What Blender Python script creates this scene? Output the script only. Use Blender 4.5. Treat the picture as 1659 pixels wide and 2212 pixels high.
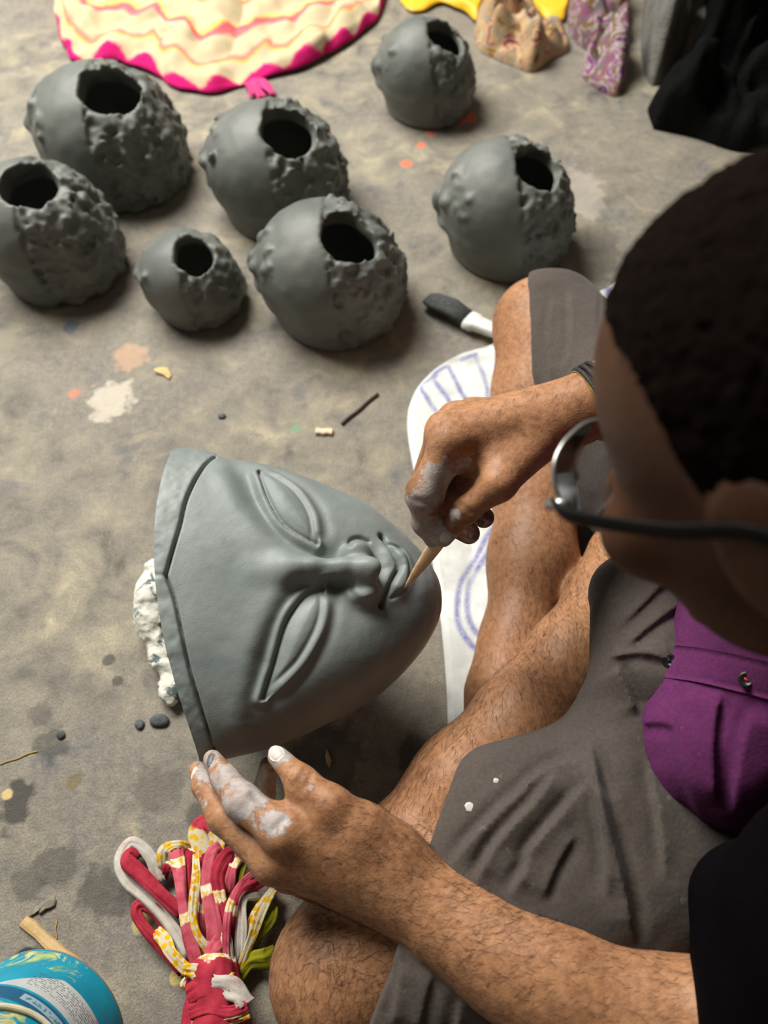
import bpy, bmesh, math, random
import numpy as np
from mathutils import Vector, Matrix

for o in list(bpy.data.objects): bpy.data.objects.remove(o, do_unlink=True)
scene = bpy.context.scene
COL = scene.collection
random.seed(7); RNG = np.random.default_rng(11)

# ------------------------------------------------------------------ camera, world, lights, exposure
FPX = 1800.0; CAMH = 0.93; PITCH = math.radians(58)
cam_d = bpy.data.cameras.new('camera'); cam = bpy.data.objects.new('camera', cam_d); COL.objects.link(cam)
cam.location = (0, 0, CAMH); cam.rotation_euler = (math.pi/2 - PITCH, 0, 0)
cam_d.sensor_fit = 'VERTICAL'; cam_d.sensor_height = 24; cam_d.lens = 24*FPX/2212
cam_d.clip_start = 0.02
cam_d.dof.use_dof = True; cam_d.dof.focus_distance = 0.745; cam_d.dof.aperture_fstop = 3.0
scene.camera = cam

world = bpy.data.worlds.new('world'); scene.world = world; world.use_nodes = True
wb = world.node_tree.nodes['Background']; wb.inputs[0].default_value = (0.80, 0.90, 1.0, 1); wb.inputs[1].default_value = 0.26

def area_light(name, loc, target, size, energy, color):
    d = bpy.data.lights.new(name, 'AREA'); d.shape = 'RECTANGLE'; d.size = size[0]; d.size_y = size[1]
    d.energy = energy; d.color = color
    o = bpy.data.objects.new(name, d); COL.objects.link(o); o.location = loc
    o.rotation_euler = (Vector(target)-Vector(loc)).to_track_quat('-Z', 'Y').to_euler()
    return o
area_light('doorway_light', (-1.15, 1.95, 2.5), (0.0, 0.5, 0.1), (2.0, 1.6), 285, (1.0, 0.97, 0.90))

scene.view_settings.view_transform = 'Standard'; scene.view_settings.look = 'None'
scene.view_settings.gamma = 1.0; scene.view_settings.use_curve_mapping = False
scene.view_settings.exposure = 0.0

# ------------------------------------------------------------------ helpers
CP, SP = math.cos(PITCH), math.sin(PITCH)
CF = np.array([0, CP, -SP]); CU = np.array([0, SP, CP]); CR = np.array([1.0, 0, 0]); CC = np.array([0, 0, CAMH])
def ray(x, y):
    return CF + (x-829.5)/FPX*CR + (1106-y)/FPX*CU
def at(x, y, t):            # a point at axial depth t (metres)
    return CC + ray(x, y)*t
def on(x, y, z=0.0):        # a point at height z above the floor
    d = ray(x, y); return CC + d*((z-CAMH)/d[2])
def pix(P):
    P = np.asarray(P, float); q = P-CC
    t = q@CF
    return np.stack([829.5+FPX*(q@CR)/t, 1106-FPX*(q@CU)/t, t], -1)
def nrm(v):
    v = np.asarray(v, float); return v/np.linalg.norm(v)
def rad(px, t): return px*t/FPX

def empty(name, loc, label=None, cat=None, group=None):
    o = bpy.data.objects.new(name, None); COL.objects.link(o); o.location = loc; o.empty_display_size = 0.05
    if label: o['label'] = label; o['category'] = cat
    if group: o['group'] = group
    return o
def tag(o, label, cat, group=None, kind=None):
    o['label'] = label; o['category'] = cat
    if group: o['group'] = group
    if kind: o['kind'] = kind
    return o
def link(name, me, mat, parent=None, smooth=True):
    o = bpy.data.objects.new(name, me); COL.objects.link(o)
    if mat is not None: me.materials.append(mat)
    if smooth and len(me.polygons): me.polygons.foreach_set('use_smooth', np.ones(len(me.polygons), bool))
    if parent is not None:
        o.parent = parent; o.matrix_parent_inverse = Matrix.Translation(-Vector(parent.location))
    return o
def np_mesh(name, V, Fq):
    V = np.asarray(V, np.float32); Fq = np.asarray(Fq, np.int32)
    me = bpy.data.meshes.new(name); k = Fq.shape[1]
    me.vertices.add(len(V)); me.vertices.foreach_set('co', V.ravel())
    me.loops.add(Fq.size); me.loops.foreach_set('vertex_index', Fq.ravel())
    me.polygons.add(len(Fq)); me.polygons.foreach_set('loop_start', np.arange(0, Fq.size, k, dtype=np.int32))
    me.update(calc_edges=True); return me
def py_mesh(name, V, F):
    me = bpy.data.meshes.new(name); me.from_pydata([tuple(map(float, v)) for v in V], [], F); me.update(); return me
def attr(me, name, vals):
    a = me.attributes.new(name, 'FLOAT', 'POINT'); a.data.foreach_set('value', np.asarray(vals, np.float32))
def grid_faces(n, m, wrap_m=False):
    i = np.arange(n-1)[:, None]; j = np.arange(m if wrap_m else m-1)[None, :]; j2 = (j+1) % m
    return np.stack([i*m+j, i*m+j2, (i+1)*m+j2, (i+1)*m+j], -1).reshape(-1, 4)

# value noise, vectorised
_lat = np.random.default_rng(3).random((64, 64, 64)).astype(np.float32)
def noise3(P, s, o=0.0):
    q = np.asarray(P)*s+o+100.0; i = np.floor(q).astype(int); f = q-i; f = f*f*(3-2*f); i &= 63; j = (i+1) & 63
    x0, y0, z0 = i[..., 0], i[..., 1], i[..., 2]; x1, y1, z1 = j[..., 0], j[..., 1], j[..., 2]
    fx, fy, fz = f[..., 0], f[..., 1], f[..., 2]
    a = _lat[x0, y0, z0]*(1-fx)+_lat[x1, y0, z0]*fx; b = _lat[x0, y1, z0]*(1-fx)+_lat[x1, y1, z0]*fx
    c = _lat[x0, y0, z1]*(1-fx)+_lat[x1, y0, z1]*fx; d = _lat[x0, y1, z1]*(1-fx)+_lat[x1, y1, z1]*fx
    return ((a*(1-fy)+b*fy)*(1-fz)+(c*(1-fy)+d*fy)*fz)*2-1
def fbm(P, s, o=0.0, n=3):
    return sum(noise3(P, s*2**k, o+7.3*k)/2**k for k in range(n))
def polyline_dist(P, L):      # distance from points P (N,3) to polyline L (M,3); also the parameter 0..1
    L = np.asarray(L, float); best = np.full(len(P), 1e9); par = np.zeros(len(P)); M = len(L)-1
    for k in range(M):
        a, b = L[k], L[k+1]; ab = b-a; t = np.clip(((P-a)@ab)/max(ab@ab, 1e-12), 0, 1)
        d = np.linalg.norm(P-a-t[:, None]*ab, axis=1); m = d < best; best[m] = d[m]; par[m] = (k+t[m])/M
    return best, par
def spline(pts, n):
    P = np.asarray(pts, float); K = len(P)
    if K == 2: return P[0]+(P[1]-P[0])*np.linspace(0, 1, n)[:, None]
    Q = np.vstack([2*P[0]-P[1], P, 2*P[-1]-P[-2]]); out = []
    for s in np.linspace(0, K-1, n):
        k = min(int(s), K-2); t = s-k; a, b, c, d = Q[k:k+4]
        out.append(.5*(2*b+(c-a)*t+(2*a-5*b+4*c-d)*t*t+(3*b-a-3*c+d)*t**3))
    return np.array(out)

# ------------------------------------------------------------------ implicit surfaces (smooth unions, meshed by surface nets)
FAR = 0.035
class Node:
    def __init__(s, f, lo, hi, pad=0.0):
        s.f = f; s.lo = np.asarray(lo, float)-pad; s.hi = np.asarray(hi, float)+pad
    def ev(s, P, lo, hi):
        g = np.maximum(np.maximum(s.lo-hi, lo-s.hi), 0)
        if g@g > FAR*FAR: return None
        return s.f(P, lo, hi)
def cone(a, b, ra, rb, n=None, fl=1.0):
    a = np.asarray(a, float); b = np.asarray(b, float); ab = b-a; L2 = max(ab@ab, 1e-12); r = max(ra, rb)
    if n is not None: n = nrm(n)
    def f(P, lo, hi):
        q = P-a; t = np.clip((q@ab)/L2, 0, 1); o = q-t[..., None]*ab
        if n is not None: o = o+n*((o@n)*(1/fl-1))[..., None]
        return np.sqrt((o*o).sum(-1))-(ra+(rb-ra)*t)
    return Node(f, np.minimum(a, b)-r, np.maximum(a, b)+r)
def chain(pts, n=None, fl=1.0):     # pts: (point, radius)
    return [cone(pts[i][0], pts[i+1][0], pts[i][1], pts[i+1][1], n, fl) for i in range(len(pts)-1)]
def ellipsoid(c, axes, radii):
    c = np.asarray(c, float); A = np.asarray(axes, float); R = np.asarray(radii, float); m = R.min()
    def f(P, lo, hi):
        q = (P-c)@A.T; k0 = np.sqrt(((q/R)**2).sum(-1)); k1 = np.sqrt(((q/R**2)**2).sum(-1))
        return k0*(k0-1)/np.maximum(k1, 1e-6)
    e = np.sqrt(((A*R[:, None])**2).sum(0)); return Node(f, c-e, c+e)
def smin(a, b, k):
    if k <= 0: return np.minimum(a, b)
    h = np.maximum(k-np.abs(a-b), 0)/k; return np.minimum(a, b)-h*h*k*.25
def union(nodes, k):
    def f(P, lo, hi):
        r = None
        for n in nodes:
            d = n.ev(P, lo, hi)
            if d is not None: r = d if r is None else smin(r, d, k)
        return r
    return Node(f, np.min([n.lo for n in nodes], 0), np.max([n.hi for n in nodes], 0))
def modify(n, g, pad=0.0):           # g(d, P) -> new distance
    def f(P, lo, hi):
        d = n.ev(P, lo, hi); return None if d is None else g(d, P)
    return Node(f, n.lo, n.hi, pad)
def carve(n, m, k):                  # n minus m, smooth
    def f(P, lo, hi):
        d = n.ev(P, lo, hi)
        if d is None: return None
        e = m.ev(P, lo, hi)
        return d if e is None else -smin(-d, e, k)
    return Node(f, n.lo, n.hi)
def cut(n, p, nv, k=0.004):          # drop the side the normal points to
    p = np.asarray(p, float); nv = nrm(nv)
    return modify(n, lambda d, P: -smin(-d, -((P-p)@nv), k))
def value(n, p):
    p = np.asarray(p, float); d = n.ev(p[None], p, p); return 1.0 if d is None else float(d[0])
def hit(n, x, y, t0=0.25, t1=1.5):   # first surface point along a line of sight
    d = ray(x, y); t = t0
    while t < t1:
        v = value(n, CC+d*t)
        if v < 0.0004: break
        t += min(max(v*.6, .0006), .02)
    return CC+d*t
def surface(node, vox, B=16):
    lo = node.lo-3*vox; S = B*vox
    nb = np.ceil((node.hi+3*vox-lo)/S).astype(int)
    G = 4; act = []
    for sx in range(0, nb[0], G):
        for sy in range(0, nb[1], G):
            for sz in range(0, nb[2], G):
                l = lo+np.array([sx, sy, sz])*S; h = l+G*S; c = (l+h)/2
                d = node.ev(c[None], l, h)
                if d is None or abs(d[0]) > G*S*.87*1.5+.01: continue
                for x in range(sx, min(sx+G, nb[0])):
                    for y in range(sy, min(sy+G, nb[1])):
                        for z in range(sz, min(sz+G, nb[2])):
                            l2 = lo+np.array([x, y, z])*S; h2 = l2+S; c2 = (l2+h2)/2
                            d2 = node.ev(c2[None], l2, h2)
                            if d2 is not None and abs(d2[0]) < S*.87*1.7+.003: act.append((x, y, z))
    r = np.arange(B+1); I, J, K = np.meshgrid(r, r, r, indexing='ij'); base = np.stack([I, J, K], -1)
    N = (nb*B+2).astype(np.int64); gid = lambda i, j, k: ((i+1)*(N[1]+1)+(j+1))*(N[2]+1)+(k+1)
    vid, vco, quads = [], [], []
    corners = [(a, b, c) for a in (0, 1) for b in (0, 1) for c in (0, 1)]
    edges = [(p, q) for p in range(8) for q in range(p+1, 8) if sum(abs(np.array(corners[p])-corners[q])) == 1]
    for (x, y, z) in act:
        off = np.array([x, y, z])*B; l = lo+off*vox; P = l+base*vox
        D = node.ev(P.reshape(-1, 3), l, l+S)
        if D is None: continue
        D = D.reshape(B+1, B+1, B+1); sg = D < 0
        if sg.all() or not sg.any(): continue
        cs = [D[a:a+B, b:b+B, c:c+B] for a, b, c in corners]; ss = sum((c < 0).astype(int) for c in cs)
        m = (ss > 0) & (ss < 8)
        if m.any():
            ci = np.argwhere(m); cv = np.stack([c[m] for c in cs], -1); acc = np.zeros((len(ci), 3)); cnt = np.zeros(len(ci))
            for p, q in edges:
                a, b = cv[:, p], cv[:, q]; w = (a < 0) != (b < 0); t = np.where(w, a/np.where(w, a-b, 1), 0)
                pa, pb = np.array(corners[p], float), np.array(corners[q], float)
                acc += np.where(w[:, None], pa+(pb-pa)*t[:, None], 0); cnt += w
            vco.append(l+(ci+acc/cnt[:, None])*vox); g = ci+off; vid.append(gid(g[:, 0], g[:, 1], g[:, 2]))
        for ax in range(3):
            s0 = sg[:B, :B, :B]; sl = [slice(0, B)]*3; sl[ax] = slice(1, B+1); s1 = sg[tuple(sl)]
            w = np.argwhere(s0 != s1)
            if not len(w): continue
            fl = s0[w[:, 0], w[:, 1], w[:, 2]]; g = w+off; u, v = (ax+1) % 3, (ax+2) % 3
            q = []
            for du, dv in ((0, 0), (-1, 0), (-1, -1), (0, -1)):
                h = g.copy(); h[:, u] += du; h[:, v] += dv; q.append(gid(h[:, 0], h[:, 1], h[:, 2]))
            q = np.stack(q, -1); q[~fl] = q[~fl][:, ::-1]; quads.append(q)
    vid = np.concatenate(vid); vco = np.concatenate(vco); quads = np.concatenate(quads)
    o = np.argsort(vid); vid = vid[o]; vco = vco[o]
    ix = np.clip(np.searchsorted(vid, quads), 0, len(vid)-1); ok = (vid[ix] == quads).all(1)
    return vco, ix[ok]

# ------------------------------------------------------------------ materials
class NT:
    def __init__(s, name):
        s.m = bpy.data.materials.new(name); s.m.use_nodes = True; s.t = s.m.node_tree; s.b = s.t.nodes['Principled BSDF']
    def n(s, kind, **kw):
        x = s.t.nodes.new(kind)
        for k, v in kw.items():
            if k in x.inputs: x.inputs[k].default_value = v
            else: setattr(x, k, v)
        return x
    def l(s, a, b): s.t.links.new(a, b)
    def noise(s, scale, detail=4, rough=.55, vec=None, coord='Object', dist=0.0):
        x = s.n('ShaderNodeTexNoise', Scale=scale, Detail=detail, Roughness=rough, Distortion=dist)
        if vec is None: vec = s.n('ShaderNodeTexCoord').outputs[coord]
        s.l(vec, x.inputs['Vector']); return x.outputs['Fac']
    def ramp(s, fac, stops, interp='LINEAR'):
        x = s.n('ShaderNodeValToRGB'); x.color_ramp.interpolation = interp; e = x.color_ramp.elements
        while len(e) > 1: e.remove(e[-1])
        for i, (p, c) in enumerate(stops):
            q = e[0] if i == 0 else e.new(p)
            q.position = p; q.color = tuple(c)+(1,) if len(c) == 3 else c
        s.l(fac, x.inputs[0]); return x.outputs[0]
    def mix(s, fac, a, b, mode='MIX'):
        x = s.n('ShaderNodeMix', data_type='RGBA', blend_type=mode)
        for v, i in ((fac, 0), (a, 6), (b, 7)):
            if hasattr(v, 'links'): s.l(v, x.inputs[i])
            elif i == 0: x.inputs[0].default_value = v
            else: x.inputs[i].default_value = tuple(v)+(1,) if len(v) == 3 else v
        return x.outputs[2]
    def math(s, op, a, b=0.0, c=None, clamp=False):
        x = s.n('ShaderNodeMath', operation=op, use_clamp=clamp)
        for i, v in enumerate((a, b) if c is None else (a, b, c)):
            if hasattr(v, 'links'): s.l(v, x.inputs[i])
            else: x.inputs[i].default_value = v
        return x.outputs[0]
    def attr(s, name): return s.n('ShaderNodeAttribute', attribute_name=name).outputs['Fac']
    def col(s, c):
        if hasattr(c, 'links'): s.l(c, s.b.inputs['Base Color'])
        else: s.b.inputs['Base Color'].default_value = tuple(c)+(1,)
    def bump(s, h, strength, dist):
        x = s.n('ShaderNodeBump', Strength=strength, Distance=dist); s.l(h, x.inputs['Height']); s.l(x.outputs[0], s.b.inputs['Normal'])
    def set(s, **kw):
        for k, v in kw.items(): s.b.inputs[k.replace('_', ' ')].default_value = v
def sr(r, g, b):
    f = lambda c: c/12.92 if c <= .04045 else ((c+.055)/1.055)**2.4
    return (f(r/255), f(g/255), f(b/255))
def simple(name, c, rough=.7, var=.15, scale=60, bump=0.0, bscale=300, dist=.001, spec=.4):
    m = NT(name); f = m.noise(scale)
    d = tuple(x*(1-var) for x in c); e = tuple(min(1, x*(1+var)) for x in c)
    m.col(m.ramp(f, [(.3, d), (.7, e)])); m.set(Roughness=rough, Specular_IOR_Level=spec)
    if bump: m.bump(m.noise(bscale, 3), bump, dist)
    return m.m

# ------------------------------------------------------------------ floor
def floor_material():
    m = NT('worn_concrete'); co = m.n('ShaderNodeTexCoord').outputs['Object']
    big = m.noise(3.2, 5, .6, co); mid = m.noise(16, 6, .62, co, dist=.4); fine = m.noise(90, 5, .7, co); grit = m.noise(420, 3, .6, co)
    c = m.ramp(mid, [(.30, sr(88, 86, 82)), (.44, sr(130, 125, 115)), (.58, sr(154, 147, 131)), (.72, sr(184, 175, 150))])
    c = m.mix(m.ramp(big, [(.42, (0, 0, 0)), (.62, (1, 1, 1))]), c, m.ramp(fine, [(.3, sr(112, 108, 106)), (.7, sr(150, 144, 132))]))
    c = m.mix(m.math('MULTIPLY', m.ramp(m.noise(9, 5, .65, co, dist=.8), [(.60, (0, 0, 0)), (.72, (1, 1, 1))]), .55), c, sr(192, 180, 146))
    c = m.mix(m.math('MULTIPLY', m.ramp(m.noise(12.5, 4, .6, co, dist=.5), [(.60, (0, 0, 0)), (.70, (1, 1, 1))]), .65), c, sr(98, 101, 108))
    c = m.mix(.35, c, m.ramp(grit, [(.35, sr(70, 66, 60)), (.65, sr(200, 194, 180))]), 'OVERLAY')
    v = m.n('ShaderNodeTexVoronoi', Scale=26.0); m.l(co, v.inputs['Vector'])
    c = m.mix(m.math('MULTIPLY', m.ramp(v.outputs['Distance'], [(.05, (1, 1, 1)), (.16, (0, 0, 0))]), .28), c, sr(86, 84, 80))
    jit = m.n('ShaderNodeTexNoise', Scale=55.0, Detail=3.0); m.l(co, jit.inputs['Vector'])
    def spot(c, x, y, r, col, amt, sy=1.0):
        p = on(x, y)
        s = m.n('ShaderNodeVectorMath', operation='SUBTRACT'); m.l(co, s.inputs[0]); s.inputs[1].default_value = (p[0], p[1], 0)
        s2 = m.n('ShaderNodeVectorMath', operation='MULTIPLY'); m.l(s.outputs[0], s2.inputs[0]); s2.inputs[1].default_value = (1, 1/sy, 0)
        ln = m.n('ShaderNodeVectorMath', operation='LENGTH'); m.l(s2.outputs[0], ln.inputs[0])
        d = m.math('ADD', m.math('DIVIDE', ln.outputs['Value'], r), m.math('MULTIPLY', m.math('SUBTRACT', jit.outputs['Fac'], .5), 1.5))
        f = m.math('MULTIPLY', m.ramp(d, [(.7, (1, 1, 1)), (1.1, (0, 0, 0))]), amt)
        return m.mix(f, c, col)
    orange = sr(226, 112, 84); dk = sr(58, 56, 52)
    for a in [(880, 355, .012, orange, .9), (910, 314, .010, orange, .7), (1006, 252, .026, orange, .85), (930, 290, .012, orange, .5),
              (35, 1735, .020, dk, .85, 1.6), (110, 1610, .020, dk, .55, 1.1), (88, 1540, .016, dk, .45), (225, 1925, .035, dk, .6, .8), (130, 1870, .030, dk, .5, .7),
              (345, 1700, .03, dk, .4), (345, 1560, .009, dk, .6), (235, 1425, .008, dk, .7), (255, 1470, .008, dk, .7), (430, 1760, .018, dk, .6), (160, 1690, .010, sr(110, 100, 60), .7),
              (60, 1905, .02, dk, .45), (65, 2060, .014, sr(30, 30, 30), .9, .5), (320, 1975, .013, sr(205, 186, 110), .75), (380, 2110, .006, sr(205, 186, 110), .8, 1.4), (300, 2000, .008, sr(205, 186, 110), .6),
              (700, 1640, .05, dk, .5), (905, 1640, .03, dk, .6), (240, 865, .035, sr(216, 206, 188), .55, 1.2), (160, 850, .010, sr(206, 120, 90), .6), (280, 770, .03, sr(200, 160, 130), .5),
              (640, 925, .008, sr(100, 150, 120), .6), (15, 1715, .008, sr(216, 190, 130), .8), (1300, 520, .03, dk, .35, 3.0), (1260, 420, .04, sr(200, 190, 180), .3, 2.0), (155, 705, .014, sr(70, 88, 104), .7)]:
        c = spot(c, *a)
    m.col(c); m.set(Roughness=.72, Specular_IOR_Level=.35)
    h = m.math('ADD', m.math('MULTIPLY', fine, .6), m.math('MULTIPLY', grit, .4)); m.bump(h, .55, .004)
    return m.m
n = 121
gx, gy = np.meshgrid(np.linspace(-3.2, 3.2, n), np.linspace(-1.8, 5.2, n), indexing='ij')
fz = np.zeros_like(gx)
fl_me = np_mesh('floor', np.stack([gx, gy, fz], -1).reshape(-1, 3), grid_faces(n, n)[:, ::-1])
flo = link('floor', fl_me, floor_material()); flo['kind'] = 'structure'

# ------------------------------------------------------------------ unseen room shell added to block ambient light from the right, behind and above
M_WALL = simple('blocker_plaster', sr(92, 84, 76), .9, .25, 6, .4, 60, .004)
def box(name, lo, hi, mat):
    x0, y0, z0 = lo; x1, y1, z1 = hi
    V = [(x, y, z) for z in (z0, z1) for x, y in ((x0, y0), (x1, y0), (x1, y1), (x0, y1))]
    F = [[0, 3, 2, 1], [4, 5, 6, 7], [0, 1, 5, 4], [1, 2, 6, 5], [2, 3, 7, 6], [3, 0, 4, 7]]
    o = link(name, py_mesh(name, V, F), mat, None, False); o['kind'] = 'structure'; return o
box('blocker_wall_right', (1.25, -1.8, 0), (1.37, 5.2, 2.7), M_WALL)
box('blocker_wall_near', (-3.2, -1.0, 0), (1.25, -.88, 2.7), M_WALL)
box('blocker_ceiling', (-3.2, -1.8, 2.7), (3.2, 5.2, 2.8), M_WALL)

# ------------------------------------------------------------------ clay
def clay_material(name, c0, c1, rough_bump=.25):
    m = NT(name); co = m.n('ShaderNodeTexCoord').outputs['Object']
    a = m.noise(14, 4, .5, co, dist=.6); b = m.noise(700, 2, .6, co)
    c = m.ramp(a, [(.3, c0), (.7, c1)])
    sp = m.noise(1500, 1, .5, co)
    c = m.mix(m.math('MULTIPLY', m.ramp(sp, [(.70, (0, 0, 0)), (.78, (1, 1, 1))]), .45), c, sr(190, 195, 192))
    m.col(c); m.set(Roughness=.52, Specular_IOR_Level=.4); m.bump(m.math('ADD', b, m.math('MULTIPLY', m.noise(220, 3, .6, co), .6)), rough_bump, .0006)
    return m.m
M_CLAY = clay_material('wet_grey_clay', sr(110, 119, 118), sr(132, 139, 137))
M_CLAY_D = clay_material('damp_clay', sr(86, 90, 86), sr(108, 110, 104), .35)

# ---- the large face lying on its back, chin towards the potter
BETA = math.radians(15); ALPHA = math.radians(25)
W0 = math.sin(ALPHA)*CU+math.cos(ALPHA)*(-CF)
FW = nrm(np.array([math.sin(BETA), W0[1]*math.cos(BETA), W0[2]*math.cos(BETA)]))
fu = nrm(np.array([1.0, 0, 0])-FW[0]*FW); fv = np.cross(FW, fu)
g = math.radians(2.6); FU_ = fu*math.cos(g)+fv*math.sin(g); FV_ = np.cross(FW, FU_)
FO = at(640, 1300, .81)
tu = np.array([-.150, -.140, -.112, -.079, -.023, .028, .084, .112, .128, .137, .1415, .1430])
ta = np.array([.150, .150, .149, .145, .135, .117, .086, .060, .041, .025, .011, .0005])
td = np.array([.056, .062, .068, .073, .078, .078, .074, .064, .052, .038, .018, .0005])
tb = np.array([.100, .120, .135, .150, .165, .150, .110, .080, .056, .036, .016, .0005])
nu, nf, nbk = 380, 430, 90
uu = np.concatenate([np.linspace(-.134, .120, nu-70), .120+.023*np.sin(np.linspace(0, 1, 71)[1:]*math.pi/2)])
def tab(x, T):
    # smooth monotone interpolation of the table
    k = np.gradient(T, tu); i = np.clip(np.searchsorted(tu, x)-1, 0, len(tu)-2); h = tu[i+1]-tu[i]; t = (x-tu[i])/h
    return T[i]*(2*t**3-3*t**2+1)+k[i]*h*(t**3-2*t**2+t)+T[i+1]*(-2*t**3+3*t**2)+k[i+1]*h*(t**3-t**2)
A_ = np.maximum(tab(uu, ta), .0004); D_ = np.maximum(tab(uu, td), .0004); B_ = np.maximum(tab(uu, tb), .0004)
ph = np.concatenate([np.linspace(0, math.pi, nf, endpoint=False), np.linspace(math.pi, 2*math.pi, nbk, endpoint=False)])
cph, sph = np.cos(ph), np.sin(ph)
pw = lambda x, e: np.sign(x)*np.abs(x)**e
vv = A_[:, None]*pw(cph, .92)[None]
ww = np.where(sph >= 0, D_[:, None]*pw(np.maximum(sph, 0), .84)[None], -B_[:, None]*pw(np.maximum(-sph, 0), .9)[None])
vv = np.where(sph[None] < 0, vv*(1-.22*np.abs(sph)[None]**1.2), vv)
U = np.repeat(uu[:, None], len(ph), 1)
U = U+(.030*(vv/A_[:, None])**2-.019*vv/A_[:, None]+np.where(sph < 0, .035*np.abs(sph)**.7, 0)[None])*np.clip((.03-U)/.165, 0, 1)**1.5
def to_world(u, v, w): return FO+u[..., None]*FU_+v[..., None]*FV_+w[..., None]*FW
base = to_world(U, vv, ww).reshape(-1, 3); front = np.repeat((sph > 0.02)[None], nu, 0).ravel()
bp = pix(base)
fidx = np.where(front)[0]
def fpx(pts):       # pixel positions -> points of the base surface
    out = []
    for x, y in pts:
        d = (bp[fidx, 0]-x)**2+(bp[fidx, 1]-y)**2; best = fidx[np.argsort(d)[:6]]
        out.append(base[best[np.argmin(bp[best, 2])]])
    return np.array(out)
def fline(pts, n=40): return spline(fpx(pts), n)
def gauss(d, s): return np.exp(-(d/s)**2)
def inside(poly):   # point in polygon, in the view the lines were measured in
    x, y = bp[:, 0], bp[:, 1]; r = np.zeros(len(x), bool); P = np.asarray(poly, float)
    for i in range(len(P)):
        x1, y1 = P[i]; x2, y2 = P[i-1]
        if y1 == y2: continue
        r ^= ((y1 > y) != (y2 > y)) & (x < (x2-x1)*(y-y1)/(y2-y1)+x1)
    return r & front
# normals of the base
Bg = base.reshape(nu, len(ph), 3)
du = np.gradient(Bg, axis=0); dv = (np.roll(Bg, -1, 1)-np.roll(Bg, 1, 1)); Nn = np.cross(du, dv); Nn /= np.maximum(np.linalg.norm(Nn, axis=-1, keepdims=True), 1e-9)
Nn = Nn.reshape(-1, 3)
if (Nn[fidx]@FW).mean() < 0: Nn = -Nn
dn = np.zeros(len(base)); dw = np.zeros(len(base))
def pd(L): return polyline_dist(base, L)
# brow valleys between forehead and eyes
for L, wd in ((fline([(500, 985), (535, 1040), (575, 1105), (625, 1165), (680, 1195), (735, 1203), (790, 1205)]), 1), (fline([(545, 1545), (567, 1470), (590, 1390), (622, 1320), (665, 1268), (715, 1256), (765, 1268)]), 1)):
    d, s = pd(L); dn -= .0075*gauss(d, .0125)*np.minimum(1, s*3+.25)
# brow ridges, softly raised
for L in (fline([(478, 1010), (520, 1095), (580, 1165), (640, 1205)]), fline([(520, 1560), (545, 1440), (575, 1345), (625, 1265)])):
    d, s = pd(L); dn += .0028*gauss(d, .014)
# eyes
EYES = [([(556, 1022), (575, 1068), (601, 1115), (634, 1148), (686, 1178)], [(566, 1014), (617, 1039), (651, 1068), (675, 1106), (685, 1140), (688, 1176)]),
        ([(700, 1262), (660, 1279), (634, 1313), (613, 1347), (600, 1393), (586, 1448), (565, 1511)], [(702, 1266), (705, 1309), (696, 1355), (677, 1397), (651, 1435), (617, 1473), (573, 1513)])]
for up, lowr in EYES:
    Lu, Ll = fline(up, 60), fline(lowr, 60); d1, s1 = pd(Lu); d2, s2 = pd(Ll)
    m_in = inside(spline(np.array([(a, b, 0) for a, b in up]), 40)[:, :2].tolist()+spline(np.array([(a, b, 0) for a, b in lowr]), 40)[::-1, :2].tolist())
    di = np.minimum(d1, d2)
    dn += np.where(m_in, .0028*(1-np.exp(-(di/.010)**2)), 0)
    so = np.where(m_in, d1, -d1)          # signed: positive towards the eyeball
    dn += .0042*np.exp(-((so+.0028)/.0040)**2) - .0026*np.exp(-((so-.0022)/.0013)**2)*m_in
    so = np.where(m_in, d2, -d2); fade = np.clip(np.minimum(s2, 1-s2)*7, 0, 1)
    dn += (.0030*np.exp(-((so)/.0042)**2) - .0012*np.exp(-((so-.0055)/.0022)**2))*fade - .0015*np.exp(-((so+.009)/.005)**2)*fade
# nose
NL = fpx([(545, 1232), (620, 1228), (680, 1229), (735, 1235), (783, 1243)])
nose_n = union([union(chain([(NL[k]+FW*h, r) for k, (h, r) in enumerate(((-.0235, .018), (-.0040, .0128), (.0080, .0098), (.0170, .0094), (.0228, .0105)))]), .006),
                ellipsoid(NL[4]+FW*.0200, np.stack([FU_, FV_, FW]), (.0120, .0118, .0125)),
                ellipsoid(fpx([(781, 1279)])[0]+FW*.0045, np.stack([FU_, FV_, FW]), (.0150, .0122, .0140)),
                ellipsoid(fpx([(773, 1202)])[0]+FW*.0070, np.stack([FU_, FV_, FW]), (.0145, .0115, .0135)),
                cone(NL[4]+FW*.0150-FU_*.004, fpx([(783, 1272)])[0]+FW*.0045, .0105, .0100), cone(NL[4]+FW*.0150-FU_*.004, fpx([(775, 1206)])[0]+FW*.0045, .0105, .0100)], .006)
near = np.where(front & (polyline_dist(base, NL)[0] < .055))[0]
hs = np.linspace(0, .05, 101); prev = None; hgt = np.zeros(len(near)); done = np.zeros(len(near), bool)
for h in hs[::-1]:
    Q = base[near]+FW*h; f_ = smin(nose_n.f(Q, Q.min(0), Q.max(0)), np.full(len(near), h), .011)
    if prev is not None:
        c_ = (~done) & (f_ < 0); hgt[c_] = h+.0005*np.clip(-f_[c_]/np.maximum(prev[c_]-f_[c_], 1e-9), 0, 1); done |= c_
    prev = f_
dw[near] += hgt
for lp in ([(758, 1266), (755, 1284), (766, 1301), (784, 1309), (806, 1302)], [(752, 1186), (757, 1168), (776, 1163), (797, 1170)]):
    d, s = pd(fline(lp, 30)); dn -= .0030*gauss(d, .0018)
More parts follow.
